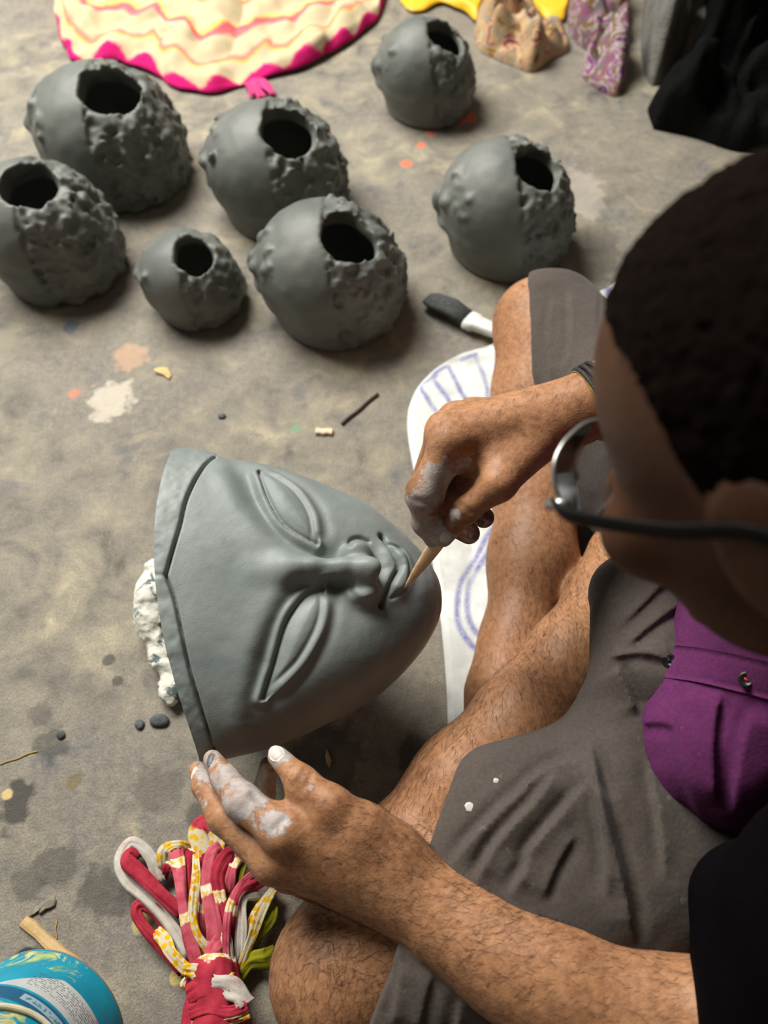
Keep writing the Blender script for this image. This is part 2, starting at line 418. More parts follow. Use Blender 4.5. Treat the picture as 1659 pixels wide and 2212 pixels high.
# lips
ML = fline([(825, 1158), (840, 1184), (852, 1207), (858, 1226), (850, 1246), (842, 1264), (834, 1288), (827, 1312)], 60); dm, sm = pd(ML)
LLb = fline([(842, 1176), (864, 1188), (878, 1215), (880, 1245), (873, 1272), (845, 1293)], 40); dl, sl = pd(LLb)
LC = fline([(853, 1190), (868, 1212), (869, 1238), (860, 1264), (848, 1282)], 30); d, s = pd(LC)
dn += .0070*np.exp(-(d/.0092)**2.2)*np.clip(np.minimum(s, 1-s)*4+.45, 0, 1)
UC = fline([(830, 1180), (838, 1205), (842, 1228), (836, 1252), (829, 1278)], 30); d, s = pd(UC)
dn += .0040*np.exp(-(d/.0072)**2.2)*np.clip(np.minimum(s, 1-s)*4+.35, 0, 1)
dn -= .0095*gauss(dm, .0015)+.0012*gauss(dm, .004); dn -= .0032*gauss(dl, .0016)
dph, _ = pd(fline([(820, 1232), (842, 1228)], 8)); dn -= .0012*gauss(dph, .0035)      # groove above the lip
dnk, _ = pd(fline([(857, 1226), (868, 1225)], 6)); dn -= .0014*gauss(dnk, .0010)
for p in ((825, 1160), (827, 1309)):
    d = np.linalg.norm(base-fpx([p])[0], axis=1); dn -= .0065*gauss(d, .0026)
d = np.linalg.norm(base-fpx([(912, 1262)])[0], axis=1); dn += .0035*gauss(d, .020)    # chin
for p in ((760, 1110), (760, 1400)):
    d = np.linalg.norm(base-fpx([p])[0], axis=1); dn += .005*gauss(d, .042)          # cheeks
# the cut line that marks off the head band
CUTPX = [(467, 985), (446, 1000), (425, 1030), (405, 1078), (391, 1130), (374, 1195), (359, 1240), (375, 1285), (390, 1350), (410, 1440), (430, 1510), (450, 1580), (466, 1625)]
CL = np.vstack([spline(fpx(CUTPX[:7]), 60), spline(fpx(CUTPX[6:]), 60)[1:]]); dc, sc = pd(CL)
dn -= .0075*gauss(dc, .0008)
cu_ = (CL-FO)@FU_; cv_ = (CL-FO)@FV_; o_ = np.argsort(cv_)
ucut = np.interp(vv.ravel(), cv_[o_], cu_[o_]); band = (U.ravel() < ucut) & front
dn += np.where(band, .0016*(1-gauss(dc, .002)), 0)
dk_, _ = pd(fline([(333, 1238), (358, 1240)], 12)); dn -= .0020*gauss(dk_, .0012)
dn += .0011*fbm(base, 60, 2)*np.where(band, 1, .25)+.0010*noise3(base, 22, 5)
fade = np.clip(sph/.12, 0, 1)[None].repeat(nu, 0).ravel()
def soften(a, k):
    a = a.reshape(nu, len(ph)).copy()
    for _ in range(k):
        a[1:-1] = .25*a[:-2]+.5*a[1:-1]+.25*a[2:]; a[:, 1:-1] = .25*a[:, :-2]+.5*a[:, 1:-1]+.25*a[:, 2:]
    return a.ravel()
mz = np.exp(-(np.linalg.norm(base-fpx([(850, 1235)])[0], axis=1)/.035)**4)      # lips are smoothed more than the incised lines
dn = soften(dn, 1)*(1-mz)+soften(dn, 5)*mz; dw = soften(dw, 2)
P_ = base+Nn*(dn*fade)[:, None]+FW*(dw*fade)[:, None]
P_[:, 2] = np.maximum(P_[:, 2], .004)
m_ = len(ph); F_ = grid_faces(nu, m_, True)
# close the crown end with a recessed hollow
ring0 = P_[:m_]; c0 = ring0.mean(0); extra = []
for s_, inn in ((.93, .002), (.88, .012), (.80, .05), (.01, .06)):
    extra.append(c0+(ring0-c0)*s_+FU_*inn)
allV = np.vstack([P_]+extra); n0 = len(P_); rows = [np.arange(m_)]+[n0+k*m_+np.arange(m_) for k in range(4)]
caps = []
for r0, r1 in zip(rows[:-1], rows[1:]):
    caps.append(np.stack([r0, r1, np.roll(r1, -1), np.roll(r0, -1)], -1))
allF = np.vstack([F_]+caps)
isband = np.zeros(len(allF), bool); isband[:len(F_)] = band[F_[:, 0]]
def submesh(name, V, F):
    u, inv = np.unique(F, return_inverse=True); return np_mesh(name, V[u], inv.reshape(F.shape))
cf = empty('face_sculpture', (FO[0], FO[1], 0.004), 'large smooth grey clay face with closed almond eyes, lying under the carving tool', 'clay sculpture')
fo_ = link('face', submesh('face', allV, allF[~isband]), M_CLAY, cf)
bo_ = link('forehead_band', submesh('forehead_band', allV, allF[isband]), M_CLAY, cf); bo_['label'] = 'raised strip of clay marked off by a cut line'

# ------------------------------------------------------------------ the unfinished heads on the floor
def clay_head(x, y, wpx, label, yaw=0.0, hh=1.0, hole=(.08, -.02), seed=0, lean=0.0, wid=1.0):
    c = on(x, y, 0); W = wpx*pix(c)[2]/FPX; cy_, sy_ = math.cos(yaw), math.sin(yaw)
    X = np.array([cy_, sy_, 0]); Y = np.array([-sy_, cy_, 0]); Z = np.array([0, 0, 1.0]); ax = np.stack([X, Y, Z])
    L = lambda a, b, d: c+W*(a*X+b*Y+d*hh*Z)
    r = lambda *q: np.array(q)*W*np.array([1, 1, hh])
    outer = union([ellipsoid(L(-.02-lean, 0, .46), ax, r(.47*wid, .45, .46)), cone(L(.06, 0, -.05), L(.02, 0, .30), .45*W, .44*W), ellipsoid(L(.16, 0, .26), ax, r(.35, .42, .36)),
                   ], .10*W)
    feats = union([outer, ellipsoid(L(-.50*wid-lean, .06, .44), ax, r(.045, .06, .10)), ellipsoid(L(-.47*wid-lean, -.08, .54), ax, r(.05, .05, .05)), ellipsoid(L(-.46*wid-lean, .0, .30), ax, r(.05, .09, .035))], .05*W)
    def disp(d, P):
        q = (P-c)@ax.T/W; q[:, 2] /= hh
        sm = q[:, 0]+.10*q[:, 2] < .07
        n_ = np.where(sm, .004*fbm(P, 40, seed, 2), -.008-.016*np.abs(fbm(P, 26, seed, 3))+.026*fbm(P, 66, seed+3, 2)+.014*noise3(P, 150, seed))
        rr = np.sqrt((q[:, 0]+.12)**2+(q[:, 2]-.52)**2); ridge = np.exp(-((rr-.36)/.016)**2)*(q[:, 1] < -.1)*np.clip((.38-q[:, 2])/.06, 0, 1)*sm
        step = .010*np.clip((.36-rr)/.02, 0, 1)*sm*(q[:, 1] < -.1)*np.clip((.38-q[:, 2])/.06, 0, 1)
        curls = .05*np.maximum(fbm(P, 55, seed+5, 2), 0)*np.exp(-((q[:, 0]+.40)/.08)**2)*np.exp(-((q[:, 2]-.66)/.14)**2)
        return d-W*(n_+.014*ridge+step+curls)
    nd = modify(feats, disp, .03*W)
    hx, hy = hole
    axis = nrm(.30*X-.36*Y+Z); hp = L(hx+.06, hy-.06, .80)
    mouth = cone(hp-axis*.18*W, hp+axis*.4*W, .180*W, .205*W)
    mouth = modify(mouth, lambda d, P: np.maximum(d+.035*W*fbm(P, 28, seed+9, 2), .0-((P-c)@X/W-(hx-.11))*W))
    inner = ellipsoid(L(.06, 0, .40), ax, r(.34, .33, .36))
    nd = carve(carve(nd, inner, .01), mouth, .012*W)
    nd = cut(nd, c+Z*.0015, -Z, .006)
    V, F = surface(nd, .0034)
    ob = link('head_sculpture', np_mesh('head_sculpture', V, F), M_CLAY_D)
    return tag(ob, label, 'clay head', 'unfinished clay heads on the floor')
clay_head(718, 660, 312, 'grey clay head with the widest round opening, nearest to the large face', .05, .82, (.06, -.06), 1)
clay_head(425, 652, 212, 'smallest clay head, open at the crown', .02, .84, (.06, -.04), 2)
clay_head(132, 578, 285, 'clay head cut off by the left edge of the picture', .0, .92, (-.02, .0), 3)
clay_head(262, 378, 300, 'clay head just below the left end of the pink-bordered cloth', .0, .84, (.06, -.02), 4)
clay_head(606, 446, 290, 'clay head partly hidden behind the head with the widest opening', .02, .83, (.06, -.04), 5)
clay_head(916, 228, 208, 'clay head farthest from the sculptor, below the yellow sheet', .10, .92, (.10, -.02), 6)
clay_head(1082, 528, 282, 'clay head beside the brush, nearest to the covered knee of the sculptor', .10, .89, (.10, -.04), 7)

# ------------------------------------------------------------------ the sculptor
def skin_material():
    m = NT('brown_skin'); co = m.n('ShaderNodeTexCoord').outputs['Object']
    a = m.noise(18, 4, .55, co); b = m.noise(160, 3, .6, co)
    c = m.ramp(a, [(.25, sr(136, 94, 66)), (.5, sr(158, 113, 80)), (.78, sr(174, 129, 94))])
    c = m.mix(.30, c, m.ramp(b, [(.35, sr(110, 70, 46)), (.65, sr(200, 150, 110))]))
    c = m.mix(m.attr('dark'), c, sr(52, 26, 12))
    k = m.attr('clay'); n1 = m.noise(130, 6, .72, co); n2 = m.noise(30, 3, .5, co)
    f = m.math('ADD', k, m.math('MULTIPLY', m.math('SUBTRACT', m.math('ADD', m.math('MULTIPLY', n1, .55), m.math('MULTIPLY', n2, .45)), .5), 2.2))
    f = m.math('MULTIPLY', m.ramp(f, [(.48, (0, 0, 0)), (.62, (1, 1, 1))]), m.ramp(k, [(.02, (0, 0, 0)), (.15, (1, 1, 1))]))
    c = m.mix(m.math('MULTIPLY', f, m.ramp(n2, [(.3, (.62, .62, .62)), (.6, (.95, .95, .95))])), c, m.ramp(n1, [(.3, sr(138, 132, 130)), (.7, sr(182, 178, 176))]))
    c = m.mix(m.ramp(m.attr('hairy'), [(.45, (0, 0, 0)), (.75, (1, 1, 1))]), c, sr(30, 18, 12))
    m.col(c); m.set(Roughness=.52, Specular_IOR_Level=.28); m.b.inputs['Subsurface Weight'].default_value = .06
    m.b.inputs['Subsurface Radius'].default_value = (.006, .003, .0015); m.b.inputs['Subsurface Scale'].default_value = 1.0
    w = m.n('ShaderNodeTexVoronoi', Scale=520.0); m.l(co, w.inputs['Vector'])
    h = m.math('ADD', m.math('MULTIPLY', w.outputs['Distance'], .35), m.math('ADD', m.math('MULTIPLY', b, .7), m.math('MULTIPLY', f, .7)))
    m.bump(h, .35, .0011)
    return m.m
M_SKIN = skin_material()

J = lambda x, y, t, r: (at(x, y, t), rad(r, t))
X_, Y_, Z_ = np.eye(3)
# --- right hand, holding the tool
rw = J(1232, 892, .690, 58)
r_idx = union(chain([J(972, 958, .660, 40), J(916, 1068, .670, 37), J(920, 1126, .692, 28), J(933, 1166, .704, 17)]), .009)
r_mid = union(chain([J(962, 930, .674, 38), J(912, 1056, .716, 30), J(958, 1120, .735, 27), J(1013, 1152, .725, 24)]), .006)
r_rin = union(chain([J(985, 908, .698, 36), J(935, 1030, .745, 28), J(990, 1090, .757, 26), J(1045, 1118, .745, 23)]), .006)
r_pin = union(chain([J(1020, 895, .724, 31), J(985, 985, .765, 25), J(1025, 1045, .770, 22), J(1050, 1075, .755, 20)]), .006)
r_thm = union(chain([J(1185, 935, .680, 46), J(1078, 1046, .655, 35), J(1004, 1103, .668, 27), J(958, 1162, .690, 20)]), .008)
r_palm = union([cone(rw[0], at(968, 956, .662), rw[1], rad(37, .66)), cone(rw[0], at(962, 930, .674), rw[1], rad(38, .674)), cone(rw[0], at(985, 908, .698), rw[1], rad(36, .7)),
                cone(rw[0], at(1020, 895, .724), rw[1]*.95, rad(32, .72)), cone(at(1120, 960, .69), at(1060, 990, .70), .020, .018), cone(at(1060, 960, .705), at(985, 1010, .712), .024, .018), cone(at(1020, 1000, .72), at(975, 1060, .728), .020, .015), cone(at(1075, 990, .668), at(1010, 1000, .672), .014, .011)], .014)
r_hand = union([union([r_palm, r_thm], .016), union([r_idx, r_mid, r_rin, r_pin], .0015)], .010)
# --- left hand, steadying the face
lw = J(862, 1912, .655, 80)
l_idx = union(chain([J(612, 1800, .634, 42), J(524, 1733, .650, 38), J(486, 1682, .672, 28), J(459, 1640, .690, 20)]), .006)
l_mid = union(chain([J(592, 1862, .645, 43), J(482, 1766, .668, 33), J(442, 1698, .690, 25), J(426, 1662, .705, 18)]), .006)
l_rin = union(chain([J(625, 1880, .676, 40), J(555, 1790, .735, 29), J(568, 1715, .745, 25), J(580, 1655, .735, 20)]), .006)
l_pin = union(chain([J(660, 1895, .700, 36), J(610, 1825, .762, 25), J(622, 1765, .770, 22), J(632, 1715, .762, 18)]), .006)
l_thm = union(chain([J(838, 1838, .650, 62), J(780, 1785, .643, 48), J(716, 1738, .640, 38), J(651, 1688, .648, 31), J(600, 1634, .664, 22)]), .008)
l_palm = union([cone(lw[0], at(612, 1800, .636), lw[1]*.95, rad(44, .636)), cone(lw[0], at(592, 1862, .648), lw[1]*.95, rad(44, .648)), cone(lw[0], at(625, 1880, .676), lw[1]*.95, rad(42, .676)),
                cone(lw[0], at(660, 1895, .700), lw[1]*.95, rad(38, .7)), cone(at(780, 1840, .66), at(690, 1800, .665), .026, .020)], .016)
l_hand = union([union([l_palm, l_thm], .026), union([l_idx, l_mid, l_rin, l_pin], .0015)], .010)
# --- arms
r_el = np.array([.318, .43, .30]); r_sh = np.array([.35, .475, .50])
l_sh = np.array([.37, .10, .50])
l_f = [lw, J(965, 1985, .645, 84), J(1090, 2062, .632, 104), J(1210, 2118, .622, 122), J(1400, 2205, .608, 134), J(1560, 2262, .598, 128)]
r_arm = union(chain([rw, J(1330, 850, .690, 66), (r_el, .040), (r_el+[0, 0, .01], .043), (r_sh, .055)]), .03)
l_arm = union(chain(l_f+[(l_sh, .055)]), .03)
# --- legs
r_hip, l_hip = np.array([.39, .40, .115]), np.array([.39, .20, .115])
r_knee, l_knee = on(1168, 702, .118), on(738, 2112, .135)
r_leg = union(chain([(r_hip, .085), ((r_hip+r_knee)/2+[0, 0, .01], .074), (r_knee, .057), (on(1160, 850, .090), .053), (on(1160, 1050, .075), .051), (on(1150, 1210, .066), .047), (on(1112, 1400, .054), .036), (on(1082, 1500, .053), .033)])
              + chain([(on(1082, 1500, .053), .033), (on(1075, 1600, .046), .030), (on(1065, 1760, .040), .022)]), .03)
l_leg = union(chain([(l_hip, .085), ((l_hip+l_knee)/2+[0, 0, .012], .076), (l_knee, .060)])
              + chain([(l_knee+[.01, .015, .0], .055), (on(860, 1880, .105), .050), (on(1010, 1700, .125), .051), (on(1140, 1560, .128), .050), (on(1235, 1420, .120), .043), (on(1300, 1290, .105), .036), (on(1345, 1200, .095), .034)])
              + chain([(on(1345, 1200, .095), .035), (on(1400, 1130, .075), .030), (on(1440, 1050, .05), .022)]), .022)
# --- trunk, neck and head
hc = at(1765, 875, .365); fd = nrm([-.60, .45, -.66]); ua = nrm([-.4, .5, .75]); ua = nrm(ua-fd*(ua@fd)); le = np.cross(ua, fd)
H = lambda f, l, u: hc+fd*f+le*l+ua*u
hax = np.stack([fd, le, ua])
head = union([ellipsoid(H(0, 0, .012), hax, (.098, .077, .090)), ellipsoid(H(.050, 0, -.045), hax, (.050, .060, .075)), ellipsoid(H(.035, 0, -.095), hax, (.050, .047, .042)),
              ellipsoid(H(.078, .040, -.042), hax, (.022, .026, .024)), ellipsoid(H(.078, -.040, -.042), hax, (.022, .026, .024)),
              cone(H(.097, 0, -.015), H(.118, 0, -.050), .009, .014), ellipsoid(H(.098, .012, -.052), hax, (.016, .010, .010)), ellipsoid(H(.098, -.012, -.052), hax, (.016, .010, .010)),
              ellipsoid(H(.092, 0, -.078), hax, (.012, .024, .006)), ellipsoid(H(.090, 0, -.089), hax, (.012, .021, .007)), ellipsoid(H(.082, 0, -.117), hax, (.018, .020, .014)),
              ellipsoid(H(-.010, .080, -.025), hax, (.022, .007, .033)), ellipsoid(H(-.010, -.080, -.025), hax, (.022, .007, .033))], .016)
for sgn in (1, -1):
    head = carve(head, ellipsoid(H(.100, .032*sgn, -.016), hax, (.012, .018, .011)), .012)
    head = union([head, ellipsoid(H(.083, .032*sgn, -.018), hax, (.012, .013, .011))], .002)
nb = np.array([.345, .30, .545])
trunk = union([cone([.41, .30, .145], [.39, .29, .28], .125, .125, X_, .85), cone([.39, .29, .28], [.375, .29, .47], .13, .135, X_, .78),
               cone(nb-[0, .12, .045], nb-[0, -.12, .045], .055, .055), cone(nb, hc-fd*.02-ua*.07, .056, .054)], .05)
body_n = union([trunk, head, r_arm, l_arm, r_leg, l_leg, r_hand, l_hand], .012)
def _lines(L): return folds(body_n, [(p, .0024, .0012) for p in L])
def folds(node, lines):
    prims = []
    for pts, r, lift in lines:
        P = spline([hit(node, x, y, .5) for x, y in pts], len(pts)*3)
        prims += [cone(P[i]+nrm(CC-P[i])*lift, P[i+1]+nrm(CC-P[i+1])*lift, r, r) for i in range(len(P)-1)]
    return union(prims, .001)
body_n = carve(body_n, _lines([[(672, 1668), (662, 1690), (645, 1706)], [(660, 1662), (650, 1682), (632, 1698)], [(576, 1742), (560, 1728), (548, 1715)], [(521, 1702), (505, 1698), (492, 1700)], [(616, 1768), (604, 1778), (592, 1790)],
                               [(985, 1085), (1000, 1098), (1018, 1112)], [(975, 1092), (990, 1108), (1008, 1124)], [(895, 1082), (920, 1090), (942, 1084)], [(975, 1002), (1000, 1018), (1015, 1036)], [(985, 990), (1012, 1006), (1028, 1024)]]), .0035)
V, F = surface(body_n, .0017)
person = empty('person', (.39, .30, 0), 'person in purple shirt and grey shorts sitting cross-legged, carving the large clay face', 'person')
me = np_mesh('body', V, F)
pv = pix(V)
def blob(x, y, t, rpx, amp=1.0):
    c = at(x, y, t); d = np.linalg.norm(V-c, axis=1); return amp*1.15*np.clip(1.55-d/rad(rpx, t), 0, 1)
clay = np.zeros(len(V))
for b in [(458, 1645, .69, 55, .66), (490, 1690, .665, 48, .62), (525, 1725, .645, 58, .72), (585, 1768, .62, 40, .68), (545, 1770, .63, 40, .4), (430, 1690, .695, 40, .4), (445, 1740, .68, 40, .5), (470, 1790, .67, 34, .65), (598, 1632, .66, 34, .95), (610, 1690, .655, 26, .75), (640, 1715, .65, 22, .7),
          (652, 1672, .635, 16, .8), (668, 1700, .63, 16, .7), (578, 1700, .74, 60, .9), (830, 1760, .63, 10, .8), (640, 1750, .77, 60, .8), (560, 1690, .66, 25, .6),
          (935, 1035, .655, 50, .62), (915, 1085, .66, 45, .72), (960, 1050, .67, 40, .7), (905, 1115, .68, 45, .9), (940, 1120, .69, 40, .8), (930, 1160, .70, 34, .9), (955, 1165, .685, 36, .95), (975, 1115, .66, 26, .6), (1000, 1000, .66, 22, .5), (1040, 1040, .65, 24, .35), (1015, 1155, .72, 30, .35), (1050, 1120, .74, 30, .5),
          (1100, 1080, .87, 70, .42), (1060, 1500, .84, 30, .2), (950, 1650, .8, 26, .3)]:
    clay = np.maximum(clay, blob(*b))
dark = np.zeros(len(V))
for b in [(895, 1060, .67, 40, .5), (960, 1060, .70, 45, .8), (1010, 1160, .72, 45, .45), (1050, 1120, .745, 45, .45), (975, 1120, .67, 40, .35), (960, 960, .66, 34, .35), (1110, 1250, .93, 120, .35), (1100, 1150, .93, 100, .4)]:  # darker knuckles and fingertips; the hand's shadow painted onto the shin
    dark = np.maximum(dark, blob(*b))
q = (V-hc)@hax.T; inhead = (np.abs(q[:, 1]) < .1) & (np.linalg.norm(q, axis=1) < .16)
dark = np.maximum(dark, inhead*.92)  # shade on the head put into its skin colour
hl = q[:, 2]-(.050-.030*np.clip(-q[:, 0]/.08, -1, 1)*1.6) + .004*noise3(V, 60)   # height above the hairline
hairy = inhead*np.clip(.5+hl/.012, 0, 1)*(q[:, 0] < .085)
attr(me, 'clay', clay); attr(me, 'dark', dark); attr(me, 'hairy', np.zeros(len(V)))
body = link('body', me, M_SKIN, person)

# --- cropped hair: a thin rough shell over the skull
M_HAIR = simple('black_hair', sr(15, 9, 7), 1.0, .5, 500, .5, 900, .001, .03)
hair_n = ellipsoid(H(-.006, 0, .020), hax, (.099, .0815, .0905))
def hair_cut(d, P):
    q = (P-hc)@hax.T
    line = .028+.062*np.clip((q[:, 0]+.01)/.09, 0, 1)**1.1-.085*np.clip(-(q[:, 0]-.02)/.10, 0, 1)**.8+.004*noise3(P, 90)-.030*np.exp(-((q[:, 0]-.012)/.010)**2)
    return np.maximum(d-.0012*noise3(P, 160)-.0014*noise3(P, 420), line-q[:, 2])
Vh, Fh = surface(modify(hair_n, hair_cut, .006), .0020)
link('hair', np_mesh('hair', Vh, Fh), M_HAIR, person)

# --- fingernails
M_NAIL = simple('dusty_nail', sr(196, 186, 176), .4, .12, 200)
M_NAIL_D = simple('dirty_nail', sr(86, 88, 88), .45, .3, 300)
def nail(x, y, dirpx, L, W, mat):
    p = hit(body_n, x, y, .5); e = 1e-3
    nv = nrm([value(body_n, p+e*a)-value(body_n, p-e*a) for a in np.eye(3)])
    d = nrm(dirpx[0]*CR-dirpx[1]*CU); d = nrm(d-nv*(d@nv)); s = np.cross(nv, d)
    n_, m_ = 9, 9; Vn = []
    for k, off in ((0, .0009), (1, -.0012)):
        for i in range(n_):
            for j in range(m_):
                a, b = i/(n_-1)*2-1, j/(m_-1)*2-1
                aa = a*math.sqrt(1-b*b/2); bb = b*math.sqrt(1-a*a/2)
                Vn.append(p+d*aa*L+s*bb*W+nv*(off-.0022*bb*bb-.0008*aa*aa-(.0007 if max(abs(a), abs(b)) > .99 and k == 0 else 0)))
    F1 = grid_faces(n_, m_); F = F1.tolist()+(F1[:, ::-1]+n_*m_).tolist()
    rim = [i for i in range(m_)]+[i*m_+m_-1 for i in range(1, n_)]+[(n_-1)*m_+j for j in range(m_-2, -1, -1)]+[i*m_ for i in range(n_-2, 0, -1)]
    F += [[rim[i], rim[(i+1) % len(rim)], rim[(i+1) % len(rim)]+n_*m_, rim[i]+n_*m_] for i in range(len(rim))]
    link('fingernail', py_mesh('fingernail', Vn, F), mat, person)
nail(596, 1626, (-.6, -.8), .0075, .0062, M_NAIL)
nail(453, 1640, (-.35, -.94), .0062, .0042, M_NAIL_D)
nail(961, 1163, (-.55, .85), .0062, .0052, M_NAIL)
nail(418, 1668, (-.3, -.95), .0055, .0032, M_NAIL)

# --- shorts
def cloth_material(name, c, weave=900, var=.18, dust=.25, sheen=.10, spec=.12):
    m = NT(name); co = m.n('ShaderNodeTexCoord').outputs['Object']
    w = m.n('ShaderNodeTexWave', Scale=weave/6, Distortion=1.5, Detail=1.0); m.l(co, w.inputs['Vector'])
    a = m.noise(9, 4, .55, co); b = m.noise(300, 3, .6, co)
    cc = m.ramp(a, [(.3, tuple(x*(1-var) for x in c)), (.7, tuple(x*(1+var) for x in c))])
    cc = m.mix(.3, cc, m.ramp(b, [(.3, (.25, .25, .25)), (.7, (.75, .75, .75))]), 'OVERLAY')
    cc = m.mix(m.math('MULTIPLY', m.ramp(m.noise(70, 5, .7, co), [(.64, (0, 0, 0)), (.72, (1, 1, 1))]), dust), cc, sr(150, 146, 138))
    m.col(cc); m.set(Roughness=.92, Specular_IOR_Level=spec); m.b.inputs['Sheen Weight'].default_value = sheen
    m.bump(m.math('ADD', m.math('MULTIPLY', w.outputs['Fac'], .08), b), .4, .0010)
    return m.m
M_SHORTS = cloth_material('grey_brown_cotton', sr(80, 73, 68))
M_SHIRT = cloth_material('purple_cotton', sr(88, 38, 80), 900, .2, .12, .03)
M_SHIRT_SHADED = cloth_material('purple_cotton_shaded', sr(12, 9, 12), 900, .2, .0, 0.0, .02)  # left sleeve of the purple shirt, its deep shade put into the colour

def creases(node, lines):      # overlapping pleats: one side of each line stands up and eases back into the cloth
    C = []
    for pts, h, Lr, side in lines:
        P = spline([hit(node, x, y) for x, y in pts], 4*len(pts)); C.append((P, h, Lr, side, P.min(0)-.05, P.max(0)+.05))
    def g(d, Q):
        lo, hi = Q.min(0), Q.max(0)
        for P, h, Lr, side, l, u in C:
            if (l > hi).any() or (u < lo).any(): continue
            best = np.full(len(Q), 1e9); sg = np.zeros(len(Q)); par = np.zeros(len(Q)); M = len(P)-1
            for k in range(M):
                a, ab = P[k], P[k+1]-P[k]; t = np.clip((Q-a)@ab/(ab@ab), 0, 1); o = Q-a-t[:, None]*ab
                view = nrm(CC-a); sv = nrm(np.cross(view, ab)); s_ = o@sv; dd = np.sqrt((o*o).sum(1)); m = dd < best
                best[m] = dd[m]; sg[m] = s_[m]; par[m] = (k+t[m])/M
            s_ = sg*side; w = np.clip(np.minimum(par, 1-par)*6, 0, 1)*np.clip(1.6-best/.029, 0, 1)
            e = np.where(s_ > 0, np.exp(-np.maximum(s_, 0)/Lr), np.exp(-(np.minimum(s_, 0)/.0022)**2)) - .45*np.exp(-((s_+.006)/.005)**2)
            d = d-h*w*e
        return d
    return modify(node, g, .008)
# left leg of the shorts
a0, a1 = on(830, 2080, .135), on(1250, 1890, .155)
sl = union([cone(a0, a1, .088, .102), cone(a1, [.39, .20, .14], .102, .120), cone(at(1010, 1790, .705), at(1250, 1760, .70), .040, .052), cone(at(1080, 1700, .700), at(1260, 1690, .70), .026, .036), cone(at(1330, 1500, .705), at(1400, 1900, .66), .028, .040)], .045)
hemA, hemB = at(990, 1655, .69), at(798, 2215, .66); hn = nrm(np.cross(hemB-hemA, ray(900, 1930))); hn = hn if hn[0] < 0 else -hn
sl = cut(sl, hemA, hn, .004)
# right leg and seat of the shorts
b0 = on(1185, 705, .120)
srr = union([cone(b0, (b0+r_hip)/2+[0, 0, .01], .076, .094), cone((b0+r_hip)/2+[0, 0, .01], r_hip+[0, 0, .03], .094, .115), cone([.40, .40, .13], [.40, .20, .13], .115, .115), cone(at(1370, 1290, .745), at(1400, 1440, .715), .040, .050)], .05)
h1, h2 = on(1143, 615, .17), on(1150, 850, .13); hn2 = nrm(np.cross(h2-h1, ray(1150, 730))); hn2 = hn2 if hn2[0] < 0 else -hn2
srr = cut(srr, h1, hn2, .004)
sh = union([sl, srr], .010)
sh = union([sh, union(chain([(at(1352, 1440, .745), .014), (at(1320, 1560, .716), .018), (at(1310, 1640, .702), .022), (at(1325, 1760, .680), .028), (at(1375, 1930, .655), .030)]), .01)], .022)
sh = creases(sh, [([(1272, 1628), (1174, 1668), (1120, 1716), (1037, 1796), (967, 1880)], .0065, .014, 1), ([(1200, 1672), (1160, 1730), (1073, 1826), (1027, 1913)], .0075, .012, 1), ([(1278, 1684), (1204, 1772), (1149, 1837), (1140, 1873), (1100, 1940)], .0085, .012, 1),
                  ([(1285, 1698), (1306, 1807), (1314, 1935)], .0075, .010, 1), ([(1275, 1605), (1306, 1750), (1346, 1905), (1372, 2040)], .0100, .020, -1), ([(1330, 1440), (1350, 1480), (1378, 1545)], .007, .010, -1), ([(1315, 1418), (1390, 1410), (1450, 1425)], .004, .010, 1),
                  ([(1330, 1360), (1420, 1270), (1470, 1210)], .004, .010, 1), ([(1345, 1400), (1430, 1330), (1500, 1290)], .004, .010, 1), ([(870, 2080), (850, 2212)], .003, .008, 1), ([(930, 2100), (900, 2230)], .003, .008, -1), ([(1000, 2150), (985, 2240)], .003, .008, 1), ([(1195, 640), (1185, 740), (1195, 830)], .004, .010, 1), ([(1290, 610), (1285, 720)], .005, .01, -1), ([(1230, 620), (1235, 720), (1222, 800)], .003, .01, 1),
                  ([(1240, 1800), (1200, 1870), (1170, 1945)], .004, .010, -1), ([(1400, 1640), (1425, 1760), (1440, 1900)], .004, .012, 1)])
sh = modify(sh, lambda d, P: d-.0016*noise3(P, 28, 4)-.0007*noise3(P, 75, 8), .003)
Vs, Fs = surface(sh, .0021)
link('shorts', np_mesh('shorts', Vs, Fs), M_SHORTS, person)

# --- shirt with placket and buttons
shirt = union([cone([.405, .30, .17], [.385, .285, .30], .135, .142, X_, .92), cone([.385, .285, .30], [.37, .29, .46], .145, .148, X_, .82), cone(nb-[0, .15, .05], nb-[0, -.15, .05], .066, .066)], .05)
shirt = cut(shirt, [.40, .29, .175], [-.25, 0, -1], .004)
shirt = union([shirt, cone(at(1612, 1468, .690), at(1560, 1600, .675), rad(188, .69), rad(188, .675))], .03)
shirt = creases(shirt, [([(1490, 1470), (1470, 1560), (1475, 1660), (1520, 1780)], .0035, .014, 1), ([(1555, 1490), (1540, 1600), (1545, 1740)], .006, .014, -1), ([(1630, 1515), (1600, 1640), (1585, 1760)], .005, .014, 1), ([(1385, 1560), (1430, 1560), (1460, 1570)], .003, .01, 1), ([(1375, 1620), (1420, 1690), (1480, 1780)], .004, .012, 1)])
shirt = modify(shirt, lambda d, P: d-.003*noise3(P, 18, 4)-.0012*noise3(P, 60, 8), .004)
Vt, Ft = surface(shirt, .0024)
so_ = link('shirt', np_mesh('shirt', Vt, Ft), M_SHIRT, person)
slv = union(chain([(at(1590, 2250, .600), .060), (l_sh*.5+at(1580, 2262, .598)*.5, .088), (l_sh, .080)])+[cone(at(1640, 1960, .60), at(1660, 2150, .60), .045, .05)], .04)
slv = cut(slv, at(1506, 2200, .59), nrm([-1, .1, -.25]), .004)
slv = modify(slv, lambda d, P: d-.004*noise3(P, 26, 14), .006)
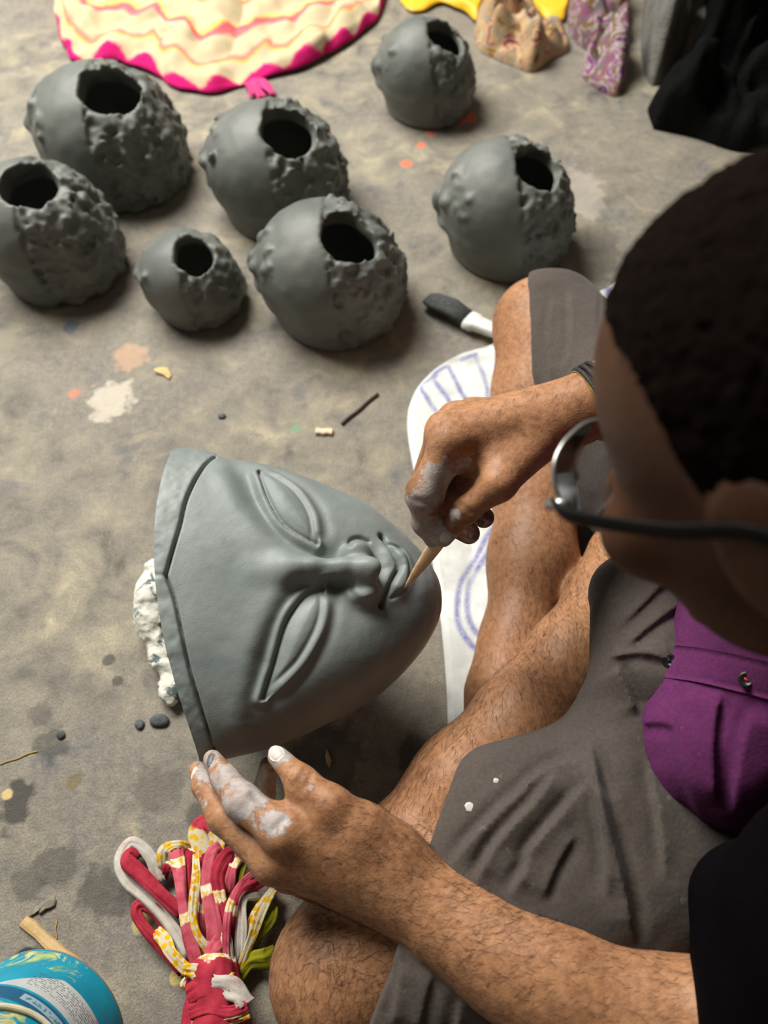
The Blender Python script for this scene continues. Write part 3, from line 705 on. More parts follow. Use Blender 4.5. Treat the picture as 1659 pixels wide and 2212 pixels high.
Vq, Fq = surface(slv, .0026); link('sleeve', np_mesh('sleeve', Vq, Fq), M_SHIRT_SHADED, person)
slr = union(chain([(r_sh*.45+r_el*.55, .060), (r_sh, .070)]), .03)
Vq, Fq = surface(slr, .003); link('sleeve', np_mesh('sleeve', Vq, Fq), M_SHIRT, person)

# --- placket strip and buttons on the shirt
def strip_on(node, name, top, bot, n, mat, parent, lift=.0018, thick=.0016):
    T = spline([hit(node, x, y) for x, y in top], n); B = spline([hit(node, x, y) for x, y in bot], n)
    rows = []
    for k in range(7):
        a = k/6; M_ = T*(1-a)+B*a; v_ = CC-M_; v_ /= np.linalg.norm(v_, axis=1)[:, None]
        rows.append(M_+v_*(lift+(.0008 if 0 < k < 6 else -.0004)))
    G = np.stack(rows, 0); under = G-(CC-G)/np.linalg.norm(CC-G, axis=-1, keepdims=True)*(thick+.004)
    Va = np.vstack([G.reshape(-1, 3), under.reshape(-1, 3)]); F1 = grid_faces(7, n); F = F1.tolist()+(F1[:, ::-1]+7*n).tolist()
    rim = list(range(n))+[i*n+n-1 for i in range(1, 7)]+[6*n+j for j in range(n-2, -1, -1)]+[i*n for i in range(5, 0, -1)]
    F += [[rim[i], rim[(i+1) % len(rim)], rim[(i+1) % len(rim)]+7*n, rim[i]+7*n] for i in range(len(rim))]
    return link(name, py_mesh(name, Va, F), mat, parent)
strip_on(shirt, 'placket', [(1437, 1392), (1500, 1398), (1580, 1412), (1665, 1432), (1740, 1450)], [(1424, 1462), (1500, 1472), (1580, 1490), (1665, 1512), (1740, 1535)], 40, M_SHIRT, so_, .0030)
M_BTN = simple('black_plastic', (.012, .012, .014), .3, .1)
M_THR = simple('red_thread', sr(196, 60, 40), .8, .1)
def button(x, y, thread):
    p = hit(shirt, x, y); nv = nrm(CC-p); a = nrm(np.cross(nv, [0, 0, 1])); b = np.cross(nv, a); p = p+nv*.0055
    prof = [(0, .0006), (.0030, .0006), (.0036, .0016), (.0052, .0016), (.0058, .0008), (.0056, -.0010), (0, -.0010)]; V, F = [], []; n = 20
    for r, h in prof:
        for k in range(n): V.append(p+(a*math.cos(k*2*math.pi/n)+b*math.sin(k*2*math.pi/n))*r+nv*h)
    F = [[i*n+k, i*n+(k+1) % n, (i+1)*n+(k+1) % n, (i+1)*n+k] for i in range(len(prof)-1) for k in range(n)]
    o = link('button', py_mesh('button', V, F), M_BTN, so_)
    V = [p+a*x_*.0016+b*y_*.0006+nv*(.0008+z_*.0009) for z_ in (0, 1) for x_, y_ in ((-1, -1), (1, -1), (1, 1), (-1, 1))]
    F = [[0, 3, 2, 1], [4, 5, 6, 7], [0, 1, 5, 4], [1, 2, 6, 5], [2, 3, 7, 6], [3, 0, 4, 7]]
    link('button_thread', py_mesh('button_thread', V, F), thread, so_)
button(1445, 1427, M_BTN); button(1612, 1468, M_THR)

# --- body hair: fine strands on arms and shins
M_STRAND = simple('dark_body_hair', sr(28, 18, 14), .6, .2)
def body_hair():
    Vn = np.empty(len(me.vertices)*3, np.float32); me.vertex_normals.foreach_get('vector', Vn); Vn = Vn.reshape(-1, 3)
    limbs = [([lw[0]]+[p for p, r in l_f[1:]], 3000), ([at(700, 1860, .64), lw[0]], 600), ([at(1010, 935, .66), rw[0], at(1330, 850, .69)], 320),
             ([l_knee, on(860, 1880, .15), on(1010, 1700, .17), on(1140, 1560, .17), on(1300, 1290, .13)], 4200), ([r_knee, on(1160, 850, .13), on(1150, 1210, .11), on(1082, 1500, .07)], 1700), ([l_knee+np.array([.12, .02, .05]), l_knee], 1300)]
    vis = ((CC-V)*Vn).sum(1) > -.02
    VV, FF = [], []
    for path, cnt in limbs:
        Pp = np.array(path); d, par = polyline_dist(V, Pp)
        ok = np.where((d < .085) & vis & (clay < .35) & (q[:, 0]**2 > -1) & (~inhead))[0]
        if not len(ok): continue
        sel = RNG.choice(ok, min(cnt, len(ok)), replace=False)
        for i in sel:
            k = min(int(par[i]*(len(Pp)-1)), len(Pp)-2); ax = nrm(Pp[k]-Pp[k+1]); nn = Vn[i].astype(float)
            tv = nrm(ax*1.0+np.cross(nn, ax)*RNG.normal(.35, .45)); tv = nrm(tv-nn*(tv@nn)); sd = np.cross(nn, tv)
            L = RNG.uniform(.007, .016); w = .000095; p = V[i]+RNG.normal(0, .0006, 3); b = len(VV)
            lift = RNG.uniform(.08, .28)
            for a, ww in ((-.05, w), (.5, w*.8), (1, w*.15)):
                c = p+tv*L*a+nn*(L*lift*(a-.45*a*a)+.0001)+sd*L*.15*a*a
                VV += [c-sd*ww, c+sd*ww, c+nn*ww]
            for r_ in (0, 3):
                for e in range(3): FF.append((b+r_+e, b+r_+(e+1) % 3, b+r_+3+(e+1) % 3, b+r_+3+e))
    o = link('body_hair', np_mesh('body_hair', np.array(VV), np.array(FF)), M_STRAND, person); o['kind'] = 'stuff'
body_hair()

# ------------------------------------------------------------------ tubes
def tube_mesh(P, R, n=12, closed=False, flat=None):
    P = np.asarray(P, float); m = len(P); R = np.broadcast_to(np.asarray(R, float), (m,)); V = []
    ref = np.array([.13, .27, .95])
    for i in range(m):
        a = P[(i+1) % m if closed else min(i+1, m-1)]-P[(i-1) % m if closed else max(i-1, 0)]; a = nrm(a)
        if flat is not None: b = nrm(flat-a*(a@flat)); s_ = .4
        else: b = nrm(ref-a*(a@ref)); s_ = 1
        c = np.cross(a, b)
        for k in range(n):
            t = 2*math.pi*k/n; V.append(P[i]+R[i]*(b*math.cos(t)*s_+c*math.sin(t)))
    F = [[i*n+k, i*n+(k+1) % n, ((i+1) % m)*n+(k+1) % n, ((i+1) % m)*n+k] for i in range(m if closed else m-1) for k in range(n)]
    if not closed: F += [list(range(n))[::-1], [(m-1)*n+k for k in range(n)]]
    return V, F

# ------------------------------------------------------------------ carving tool
def wood_material(name, c0, c1, tipc=None):
    m = NT(name); tc = m.n('ShaderNodeTexCoord').outputs['Object']; w = m.noise(60, 3, .6, tc); g = m.noise(500, 3, .6, tc)
    m.col(m.mix(.4, m.ramp(w, [(.3, c0), (.7, c1)]), m.ramp(g, [(.3, c0), (.7, c1)]))); m.set(Roughness=.6); m.bump(g, .3, .0006); return m.m
M_TOOL = wood_material('pale_bamboo', sr(206, 156, 96), sr(232, 208, 176))
fp_ = pix(P_); d2 = (fp_[:, 0]-874)**2+(fp_[:, 1]-1272)**2; d2[~front] = 1e9
tip = P_[np.argmin(d2)]+(CC-P_[np.argmin(d2)])*.004
mid = at(940, 1180, .706); tdir = nrm(mid-tip); tl = np.linalg.norm(mid-tip)
pts = [tip+tdir*tl*s for s in (0, .12, .3, .55, .8, 1.0, 1.3, 1.7)]
tv, tf = tube_mesh(pts, [.0006, .0020, .0034, .0048, .0058, .0062, .0062, .0058], 14, False, nrm(CC-tip))
tag(link('carving_tool', py_mesh('carving_tool', tv, tf), M_TOOL), 'pointed pale bamboo carving tool held against the lips of the clay face', 'tool')

# ------------------------------------------------------------------ spectacles
M_RIM = NT('silver_metal'); M_RIM.col(sr(176, 178, 176)); M_RIM.set(Metallic=.85, Roughness=.3); M_RIM = M_RIM.m
M_BLK = simple('black_frame', sr(12, 11, 10), .6, .1, spec=.15)
M_LENS = NT('lens_glass'); tr = M_LENS.n('ShaderNodeBsdfTransparent'); gl = M_LENS.n('ShaderNodeBsdfGlossy', Roughness=.05); fr = M_LENS.n('ShaderNodeFresnel', IOR=1.10); mx = M_LENS.n('ShaderNodeMixShader')
tr.inputs[0].default_value = (.90, .90, .92, 1)
M_LENS.l(fr.outputs[0], mx.inputs[0]); M_LENS.l(tr.outputs[0], mx.inputs[1]); M_LENS.l(gl.outputs[0], mx.inputs[2]); M_LENS.l(mx.outputs[0], M_LENS.t.nodes['Material Output'].inputs['Surface']); M_LENS = M_LENS.m
gls = empty('spectacles', H(.11, 0, -.02), 'spectacles with silver rims and black side arms worn by the sculptor', 'glasses')
for sgn in (1, -1):
    th = np.linspace(0, 2*math.pi, 49)[:-1]
    ring = [H(.107-.8*(abs(.034+.029*math.cos(t))-.01)**2, sgn*(.0345+.0285*pw(math.cos(t), .8)), -.012+.0235*pw(math.sin(t), .8)) for t in th]
    v, f = tube_mesh(ring, .0013, 10, True); link('rim', py_mesh('rim', v, f), M_RIM, gls)
    c = np.mean(ring, 0); Vl = [c+fd*.0006]+[p+fd*.0004 for p in ring]+[c-fd*.0006]+[p-fd*.0004 for p in ring]; n = len(ring)
    Fl = [[0, 1+k, 1+(k+1) % n] for k in range(n)]+[[n+1, n+2+(k+1) % n, n+2+k] for k in range(n)]+[[1+k, n+2+k, n+2+(k+1) % n, 1+(k+1) % n] for k in range(n)]
    link('lens', py_mesh('lens', Vl, Fl), M_LENS, gls)
    T = spline([H(.106, sgn*.066, -.012), H(.085, sgn*.0785, -.010), H(.03, sgn*.086, -.010), H(-.01, sgn*.087, -.008), H(-.03, sgn*.086, -.022), H(-.04, sgn*.084, -.040)], 30)
    v, f = tube_mesh(T, .0042, 12, False, le); link('side_arm', py_mesh('side_arm', v, f), M_BLK, gls)
    hb = H(.108, sgn*.066, -.012); v, f = tube_mesh([hb+fd*.002, hb-fd*.010], .0032, 10); link('hinge', py_mesh('hinge', v, f), M_RIM, gls)
v, f = tube_mesh(spline([H(.112, .0075, -.014), H(.116, 0, -.010), H(.112, -.0075, -.014)], 12), .0014, 8); link('bridge', py_mesh('bridge', v, f), M_RIM, gls)

# ------------------------------------------------------------------ cords round the right wrist
M_CORD = simple('black_cord', (.016, .016, .018), .6, .4, 400, .8, 700, .001)
M_CORD_Y = simple('yellow_thread', sr(150, 130, 30), .7, .3, 400)
wb_ = empty('wristband', at(1268, 862, .69), 'bundle of black cords tied round the right wrist of the sculptor', 'bracelet')
ax0 = nrm(at(1330, 850, .690)-rw[0])
for k, (s0, tilt, r, mt) in enumerate(((.0, .10, .0022, M_CORD), (.0038, .02, .0024, M_CORD), (.0075, -.06, .0020, M_CORD), (.0020, .22, .0015, M_CORD), (-.003, .0, .0012, M_CORD_Y))):
    c = rw[0]+ax0*(.019+s0); n1 = nrm(np.cross(ax0, Z_)); n2 = np.cross(ax0, n1); L = []
    for t in np.linspace(0, 2*math.pi, 57)[:-1]:
        dd = n1*math.cos(t)+n2*math.sin(t)+ax0*tilt*math.sin(t+.6)*.6; p = c+dd*.012
        for _ in range(24):
            vv_ = value(body_n, p)
            p = p+nrm(dd)*max(-.006, min(.006, (r*.7-vv_)*.8))
        L.append(p)
    v, f = tube_mesh(L, r, 8, True); link('cord', py_mesh('cord', v, f), mt, wb_)

# ------------------------------------------------------------------ striped towel under the legs
def towel():
    rows = [((1064, 750), (1345, 596)), ((1015, 758), (1390, 640)), ((960, 778), (1420, 720)), ((912, 818), (1450, 800)), ((888, 860), (1460, 860)), ((880, 905), (1470, 920)), ((886, 965), (1480, 980)), ((905, 1065), (1490, 1080)), ((929, 1180), (1490, 1190)),
            ((947, 1290), (1480, 1300)), ((959, 1400), (1470, 1410)), ((966, 1500), (1450, 1500)), ((969, 1600), (1400, 1600)), ((975, 1640), (1380, 1650))]
    Lw = spline([on(*a, .010) for a, b in rows], 330); Rw = spline([on(*b, .010) for a, b in rows], 330); m = 260
    s = (np.linspace(0, 1, m)**1.15)[None, :, None]; G = Lw[:, None]*(1-s)+Rw[:, None]*s
    e = np.linalg.norm(G-Lw[:, None], axis=-1); eu = np.linalg.norm(G-G[:1], axis=-1); ed = np.minimum(e, np.minimum(eu, np.linalg.norm(G-G[-1:], axis=-1)))
    P3 = G.reshape(-1, 3)
    wr = np.abs(noise3(P3*[1, .35, 1], 22, 3)).reshape(e.shape)
    G[..., 2] = .003+.0065*np.clip(ed/.008, 0, 1)**.6+.005*np.clip(ed/.03, 0, 1)*(wr-.3)+.0015*noise3(P3, 60).reshape(e.shape)
    top = G.reshape(-1, 3); bot = top.copy(); bot[:, 2] = np.minimum(.0012, top[:, 2]-.001); n = 330
    F1 = grid_faces(n, m); rim = np.array(list(range(m))+[i*m+m-1 for i in range(1, n)]+[(n-1)*m+j for j in range(m-2, -1, -1)]+[i*m for i in range(n-2, 0, -1)])
    r2 = np.roll(rim, -1); side = np.stack([rim, r2, r2+n*m, rim+n*m], -1)
    mesh = np_mesh('towel', np.vstack([top, bot]), np.vstack([F1[:, ::-1], F1+n*m, side]))
    Zc = lambda L: [on(860+a/2.404, 700+b/2.404, .011) for a, b in L]
    stripes = [[(195, 265), (118, 312), (140, 365), (200, 450), (260, 520)], [(250, 215), (185, 262), (205, 315), (262, 392), (300, 460)], [(262, 215), (310, 318), (372, 425)], [(405, 152), (330, 180)], [(398, 158), (432, 230), (462, 322), (470, 400)],
               [(520, 1020), (455, 1115), (400, 1220), (330, 1330), (310, 1430), (310, 1540), (345, 1620), (400, 1680), (490, 1715)], [(520, 1100), (460, 1195), (400, 1290), (365, 1370), (360, 1480), (385, 1570), (430, 1620), (490, 1645)]]
    k = np.zeros(len(top))
    for L in stripes:
        d, _ = polyline_dist(top, spline(Zc(L), 30)); k = np.maximum(k, np.clip(1.4-d/.0040, 0, 1))
    far = on(1320, 630, .011); d = np.abs((top-far)@nrm([1, .4, 0])); k = np.maximum(k, np.clip(1.3-d/.008, 0, 1)*(np.linalg.norm(top-far, axis=1) < .06))
    attr(mesh, 'stripe', np.concatenate([k, k*0]))
    m_ = NT('white_towel'); co = m_.n('ShaderNodeTexCoord').outputs['Object']; w = m_.noise(900, 2, .6, co); a = m_.noise(20, 4, .6, co)
    c = m_.ramp(a, [(.35, sr(196, 198, 194)), (.7, sr(232, 234, 232))]); f = m_.math('MULTIPLY', m_.attr('stripe'), m_.ramp(m_.noise(260, 3, .6, co), [(.3, (.55, .55, .55)), (.6, (1, 1, 1))]))
    m_.col(m_.mix(m_.math('MULTIPLY', f, .8), c, sr(92, 92, 168))); m_.set(Roughness=.95, Specular_IOR_Level=.1); m_.bump(w, .5, .0012)
    tag(link('towel', mesh, m_.m), 'white towel with blue stripes spread on the floor under the crossed legs', 'towel')
towel()

# ------------------------------------------------------------------ flat brush
M_BRISTLE = simple('clay_caked_bristles', sr(66, 68, 68), .8, .4, 200, .8, 500, .002); M_WHITE = simple('white_plastic', sr(206, 206, 200), .45, .08)
br = empty('paint_brush', on(985, 690), 'flat brush with grey bristles and white handle beside the knee', 'brush')
b0_, b1_ = on(922, 644, .012), on(1012, 692, .014); bd = nrm(b1_-b0_+np.array([0, 0, .012])); bs = nrm(np.cross(Z_, bd))
def slab(stations, name, mat, parent):
    V, F = [], []
    for p, w, h in stations:
        for k in range(12):
            t = 2*math.pi*k/12; V.append(p+bs*w*pw(math.cos(t), .6)+Z_*h*pw(math.sin(t), .6))
    n = 12; F = [[i*n+k, i*n+(k+1) % n, (i+1)*n+(k+1) % n, (i+1)*n+k] for i in range(len(stations)-1) for k in range(n)]+[list(range(n))[::-1], [(len(stations)-1)*n+k for k in range(n)]]
    return link(name, py_mesh(name, V, F), mat, parent)
Lb = np.linalg.norm(b1_-b0_)
slab([(b0_, .012, .003), (b0_+bd*Lb*.15, .0165, .006), (b0_+bd*Lb*.6, .017, .008), (b1_, .0155, .0085)], 'bristles', M_BRISTLE, br)
slab([(b1_-bd*.002, .0165, .0095), (b1_+bd*.012, .0165, .0095), (b1_+bd*.016, .0135, .0085), (b1_+bd*.045, .011, .008), (b1_+bd*.075, .010, .0075)], 'handle', M_WHITE, br)

# ------------------------------------------------------------------ torn cloth strips tied in a bundle
def rag_mat(name, kind):
    m = NT(name); co = m.n('ShaderNodeTexCoord').outputs['Object']; w = m.noise(700, 2, .6, co); a = m.noise(60, 4, .6, co)
    red = m.ramp(a, [(.3, sr(140, 30, 48)), (.7, sr(178, 58, 74))]); white = m.ramp(a, [(.3, sr(164, 156, 148)), (.7, sr(200, 194, 184))]); olive = m.ramp(a, [(.3, sr(96, 98, 12)), (.7, sr(140, 138, 30))])
    v = m.n('ShaderNodeTexVoronoi', Scale=170.0); m.l(co, v.inputs['Vector'])
    yel = m.mix(m.ramp(v.outputs['Distance'], [(.42, (0, 0, 0)), (.50, (1, 1, 1))]), m.ramp(a, [(.4, sr(196, 140, 14)), (.6, sr(206, 172, 30))]), sr(198, 186, 156))
    pink = m.ramp(a, [(.3, sr(158, 54, 74)), (.7, sr(204, 104, 116))])
    al = m.attr('along'); saw = m.math('FRACT', m.math('ADD', m.math('MULTIPLY', al, 19.0), m.math('MULTIPLY', a, .25)))
    bandm = m.ramp(saw, [(.0, (0, 0, 0)), (.80, (0, 0, 0)), (.82, (1, 1, 1)), (.98, (1, 1, 1)), (1.0, (0, 0, 0))])
    cream = m.mix(m.ramp(m.noise(160, 3, .6, co), [(.45, (0, 0, 0)), (.6, (1, 1, 1))]), sr(228, 214, 188), sr(204, 168, 70))
    c = {'red': red, 'white': m.mix(m.ramp(m.noise(45, 3, .6, co), [(.58, (0, 0, 0)), (.72, (.6, .6, .6))]), white, pink), 'olive': olive, 'yellow': yel, 'pink': m.mix(bandm, pink, cream), 'redband': m.mix(bandm, red, cream), 'mix': m.mix(m.ramp(saw, [(.5, (0, 0, 0)), (.54, (1, 1, 1))]), yel, red)}[kind]
    m.col(c); m.set(Roughness=.9, Specular_IOR_Level=.12); m.bump(w, .4, .0008); return m.m
RM = {k: rag_mat('rag_'+k, k) for k in ('red', 'white', 'olive', 'yellow', 'pink', 'redband', 'mix')}
def ribbon(name, pts, width, mat, parent, z0=.010, seed=0, arch=.5, n=36, hump=.014):
    C = spline(pts, n); L = np.concatenate([[0], np.cumsum(np.linalg.norm(np.diff(C, axis=0), axis=1))]); m = 9; top, bot, al = [], [], []
    rg = np.random.default_rng(seed); ph = rg.uniform(0, 6.28)
    for i in range(n):
        a = nrm(C[min(i+1, n-1)]-C[max(i-1, 0)]); s_ = nrm(np.cross(a, Z_)); up = np.cross(s_, a); f = i/(n-1); tw = .35*math.sin(ph+f*5)
        for j in range(m):
            b = j/(m-1)*2-1; o = C[i]+(s_*math.cos(tw)+up*math.sin(tw))*b*width*.5*(1+.12*math.sin(ph+f*9))+Z_*(hump*math.sin(math.pi*f)**.7+width*arch*(.5*(1-b*b)-.16*math.cos(b*5+ph+f*3)))
            o = o+Z_*.0012*math.sin(b*9+ph*3+f*6); o[2] = max(o[2], .0022); top.append(o); bot.append(o-Z_*.0013); al.append(L[i])
    F1 = grid_faces(n, m); rim = np.array(list(range(m))+[i*m+m-1 for i in range(1, n)]+[(n-1)*m+j for j in range(m-2, -1, -1)]+[i*m for i in range(n-2, 0, -1)]); r2 = np.roll(rim, -1)
    me_ = np_mesh(name, np.array(top+bot), np.vstack([F1[:, ::-1], F1+n*m, np.stack([rim, r2, r2+n*m, rim+n*m], -1)])); attr(me_, 'along', np.array(al+al)+seed*.013)
    return link(name, me_, mat, parent)
rb = empty('rag_bundle', on(460, 2120), 'bundle of torn red, white and yellow cloth strips tied in a knot on the floor', 'rag bundle')
zz = lambda L, z: [on(240+a/4.1475, 1740+b/4.1475, z) for a, b in L]
STR = [([(700, 1370), (560, 1100), (350, 850), (170, 680), (110, 500), (190, 350), (300, 390), (390, 520), (430, 700)], 90, 'white', .012), ([(640, 960), (480, 820), (300, 640), (170, 520), (190, 430), (250, 480)], 95, 'red', .018),
       ([(650, 1480), (520, 1330), (330, 1120), (245, 970), (290, 895), (420, 960), (520, 1100), (640, 1250)], 80, 'red', .008), ([(880, 1560), (700, 1480), (560, 1330), (500, 1220), (400, 1120)], 80, 'yellow', .014),
       ([(770, 1420), (705, 1150), (660, 900), (625, 600), (585, 385)], 82, 'pink', .022), ([(460, 570), (480, 430), (560, 375), (640, 365), (695, 400)], 70, 'yellow', .014), ([(470, 640), (540, 560), (590, 500)], 80, 'redband', .008),
       ([(870, 1350), (750, 1100), (690, 800), (690, 500), (725, 385)], 80, 'redband', .014), ([(880, 1310), (780, 1150), (750, 950), (775, 650), (760, 430)], 55, 'yellow', .024), ([(860, 1200), (800, 1050), (820, 850), (810, 650)], 85, 'pink', .012),
       ([(880, 640), (830, 450), (780, 260), (840, 170), (920, 210), (955, 320), (900, 520), (870, 660)], 130, 'mix', .010), ([(900, 1320), (940, 1150), (905, 900), (890, 700), (935, 450), (1000, 390)], 110, 'pink', .020), ([(1000, 1250), (1010, 1000), (980, 800), (965, 620), (1060, 450), (1130, 430)], 92, 'redband', .020),
       ([(1040, 800), (1090, 600), (1150, 440)], 85, 'pink', .016), ([(1100, 1000), (1150, 700), (1200, 480)], 75, 'olive', .010), ([(1050, 1480), (1040, 1200), (1080, 900), (1180, 700), (1320, 580)], 48, 'pink', .028),
       ([(1100, 1400), (1090, 1150), (1130, 900), (1200, 760), (1300, 720), (1390, 650)], 95, 'redband', .014), ([(1150, 1400), (1180, 1100), (1200, 850), (1330, 790)], 70, 'white', .018), ([(1120, 1480), (1240, 1230), (1330, 980), (1460, 740)], 85, 'yellow', .014),
       ([(1200, 1380), (1330, 1150), (1430, 1000), (1450, 900)], 95, 'olive', .008), ([(1110, 1530), (1250, 1400), (1400, 1380), (1490, 1310)], 120, 'olive', .008), ([(950, 1450), (930, 1300), (1000, 1200)], 110, 'pink', .024), ([(1080, 1480), (1060, 1250), (1000, 1100)], 60, 'white', .022),
       ([(1040, 1560), (960, 1500), (800, 1440)], 110, 'redband', .030)]
for k, (L, w, kind, z) in enumerate(STR):
    ribbon('cloth_strip', zz(L, z), w*1.5/4.1475*.76/FPX, RM[kind], rb, z, k, .30, 36, .010)
kc = on(470, 2190, .026)
kn = union([cone(on(462, 2118, .026), on(470, 2240, .026), .026, .030)], .01)
kn = modify(kn, lambda d, P: d-.0035*noise3(P, 60, 2)-.002*noise3(P*[1, .3, 1], 160, 3), .006)
Vk, Fk = surface(cut(kn, [0, 0, .002], [0, 0, -1], .004), .0018); mk = np_mesh('knot', Vk, Fk); attr(mk, 'along', Vk[:, 1]*.6); link('knot', mk, RM['redband'], rb)
for k, (L, w, kind, z) in enumerate([([(640, 1470), (760, 1490), (880, 1530), (960, 1570), (1100, 1570)], 130, 'yellow', .044), ([(680, 1700), (800, 1650), (950, 1680), (1010, 1740)], 170, 'red', .048), ([(900, 1600), (1040, 1620), (1150, 1690), (1210, 1790)], 190, 'white', .050), ([(700, 1850), (850, 1810), (1000, 1850), (1100, 1860), (1230, 1810)], 130, 'red', .050),
                                     ([(720, 1950), (900, 1940), (1100, 1900), (1240, 1850)], 110, 'yellow', .048), ([(640, 1640), (680, 1560), (760, 1540)], 70, 'yellow', .03)]):
    ribbon('knot_wrap', zz(L, z), w/4.1475*.72/FPX, RM[kind], rb, z, 50+k, .25, 30, .002)

# ------------------------------------------------------------------ paint tub
tc_ = on(97, 2243, .037); TR = .078; TA = nrm([-.15, -.45, .88])
def tub_material():
    m = NT('printed_tub'); co = m.n('ShaderNodeTexCoord').outputs['Object']; sp = m.n('ShaderNodeSeparateXYZ'); m.l(co, sp.inputs[0])
    z = sp.outputs['Z']; an = m.math('ARCTAN2', sp.outputs['Y'], sp.outputs['X'])
    teal = m.ramp(m.noise(30, 3, .5, co), [(.3, sr(0, 116, 140)), (.7, sr(14, 140, 166))]); navy = sr(6, 78, 112); grey = m.ramp(m.noise(40, 3, .6, co), [(.3, sr(160, 164, 164)), (.7, sr(182, 184, 184))])
    def win(x, lo, hi, soft=.0008): return m.math('MULTIPLY', m.math('DIVIDE', m.math('SUBTRACT', x, lo), soft, None, True), m.math('DIVIDE', m.math('SUBTRACT', hi, x), soft, None, True))
    c = m.mix(win(z, .068, .086), teal, navy)
    c = m.mix(win(z, .0, .003), c, sr(150, 138, 122))
    # label, pointed at its far end
    lo = m.math('ADD', .034, m.math('MULTIPLY', m.math('MAXIMUM', m.math('SUBTRACT', an, 1.05), 0.0), .05)); lab = m.math('MULTIPLY', m.math('DIVIDE', m.math('SUBTRACT', z, lo), .0008, None, True), m.math('DIVIDE', m.math('SUBTRACT', .066, z), .0008, None, True))
    lab = m.math('MULTIPLY', lab, win(an, -1.6, 1.75, .01)); c = m.mix(lab, c, grey)
    # small print in rows
    row = m.math('FRACT', m.math('MULTIPLY', z, 420.0)); cb = m.n('ShaderNodeCombineXYZ'); m.l(m.math('MULTIPLY', an, 60.0), cb.inputs[0]); m.l(m.math('FLOOR', m.math('MULTIPLY', z, 420.0)), cb.inputs[1])
    nz = m.n('ShaderNodeTexWhiteNoise'); fl = m.n('ShaderNodeVectorMath', operation='FLOOR'); m.l(cb.outputs[0], fl.inputs[0]); m.l(fl.outputs[0], nz.inputs['Vector'])
    pr = m.math('MULTIPLY', m.math('GREATER_THAN', nz.outputs['Value'], .35), win(row, .25, .7, .05)); pr = m.math('MULTIPLY', pr, m.math('MULTIPLY', win(z, .037, .059), win(an, .28, 1.35, .01)))
    c = m.mix(m.math('MULTIPLY', pr, .75), c, sr(60, 62, 66))
    for a0, z0 in ((.12, .038), (.13, .046), (.14, .055)): c = m.mix(m.math('MULTIPLY', win(z, z0, z0+.0045, .0003), win(an, a0, a0+.085, .004)), c, sr(24, 22, 26))
    # pale panel with worn lettering above the label
    pan = m.math('MULTIPLY', win(z, .071, .080), win(an, .62, 1.25, .01)); c = m.mix(m.math('MULTIPLY', pan, .8), c, sr(150, 172, 180))
    lt = m.math('MULTIPLY', m.math('MULTIPLY', win(z, .073, .078), win(an, .68, 1.2, .01)), m.math('GREATER_THAN', m.noise(320, 2, .5, co), .52)); c = m.mix(m.math('MULTIPLY', lt, .8), c, sr(30, 96, 120))
    # smears of paint
    drip = m.math('MULTIPLY', win(an, .40, .50, .03), win(z, .034, .09)); c = m.mix(m.math('MULTIPLY', drip, m.ramp(m.noise(90, 3, .6, co), [(.4, (0, 0, 0)), (.55, (.8, .8, .8))])), c, sr(196, 90, 140))
    sm = m.math('MULTIPLY', m.ramp(m.noise(28, 4, .65, co, dist=1.5), [(.48, (0, 0, 0)), (.56, (1, 1, 1))]), m.math('MAXIMUM', m.math('GREATER_THAN', z, .09), m.math('MULTIPLY', win(z, .004, .03), m.math('GREATER_THAN', an, .95))))
    c = m.mix(sm, c, m.ramp(m.noise(20, 3, .6, co), [(.35, sr(168, 170, 160)), (.5, sr(190, 184, 120)), (.62, sr(60, 140, 100)), (.72, sr(180, 160, 140))]))
    m.col(c); m.set(Roughness=.45); m.bump(m.noise(300, 2, .5, co), .15, .0006); return m.m
tub = empty('paint_tub', tuple(tc_), 'blue printed paint tub with a wire handle, cut off by the lower left corner', 'paint tub')
prof = [(0, .004), (TR-.006, .003), (TR-.004, .0), (TR, .001), (TR, .004), (TR*.985, .006), (TR*.985, .10), (TR*1.0, .150), (TR*1.05, .152), (TR*1.06, .160), (TR*1.03, .164), (TR*.99, .162), (TR*.965, .13), (TR*.95, .012), (0, .010)]
nn_ = 96; Vb = [np.array([r*math.cos(2*math.pi*k/nn_), r*math.sin(2*math.pi*k/nn_), z]) for r, z in prof for k in range(nn_)]
Fb = [[i*nn_+k, i*nn_+(k+1) % nn_, (i+1)*nn_+(k+1) % nn_, (i+1)*nn_+k] for i in range(len(prof)-1) for k in range(nn_)]
bo = bpy.data.objects.new('body', py_mesh('tub_body', Vb, Fb)); COL.objects.link(bo); bo.data.materials.append(tub_material()); bo.parent = tub; tub.rotation_euler = Vector((0, 0, 1)).rotation_difference(Vector(TA)).to_euler()
bo.data.polygons.foreach_set('use_smooth', np.ones(len(bo.data.polygons), bool))
M_WIRE = simple('painted_wire', sr(200, 188, 160), .5, .15, 80)
hp_ = [np.array([TR*1.03*math.cos(a), TR*1.03*math.sin(a), .135-.046*math.cos(a-.75)**2]) for a in np.linspace(.75-math.pi/2, .75+math.pi/2, 40)]
v, f = tube_mesh(hp_, .0022, 10); ho_ = bpy.data.objects.new('handle', py_mesh('handle', v, f)); COL.objects.link(ho_); ho_.data.materials.append(M_WIRE); ho_.parent = tub

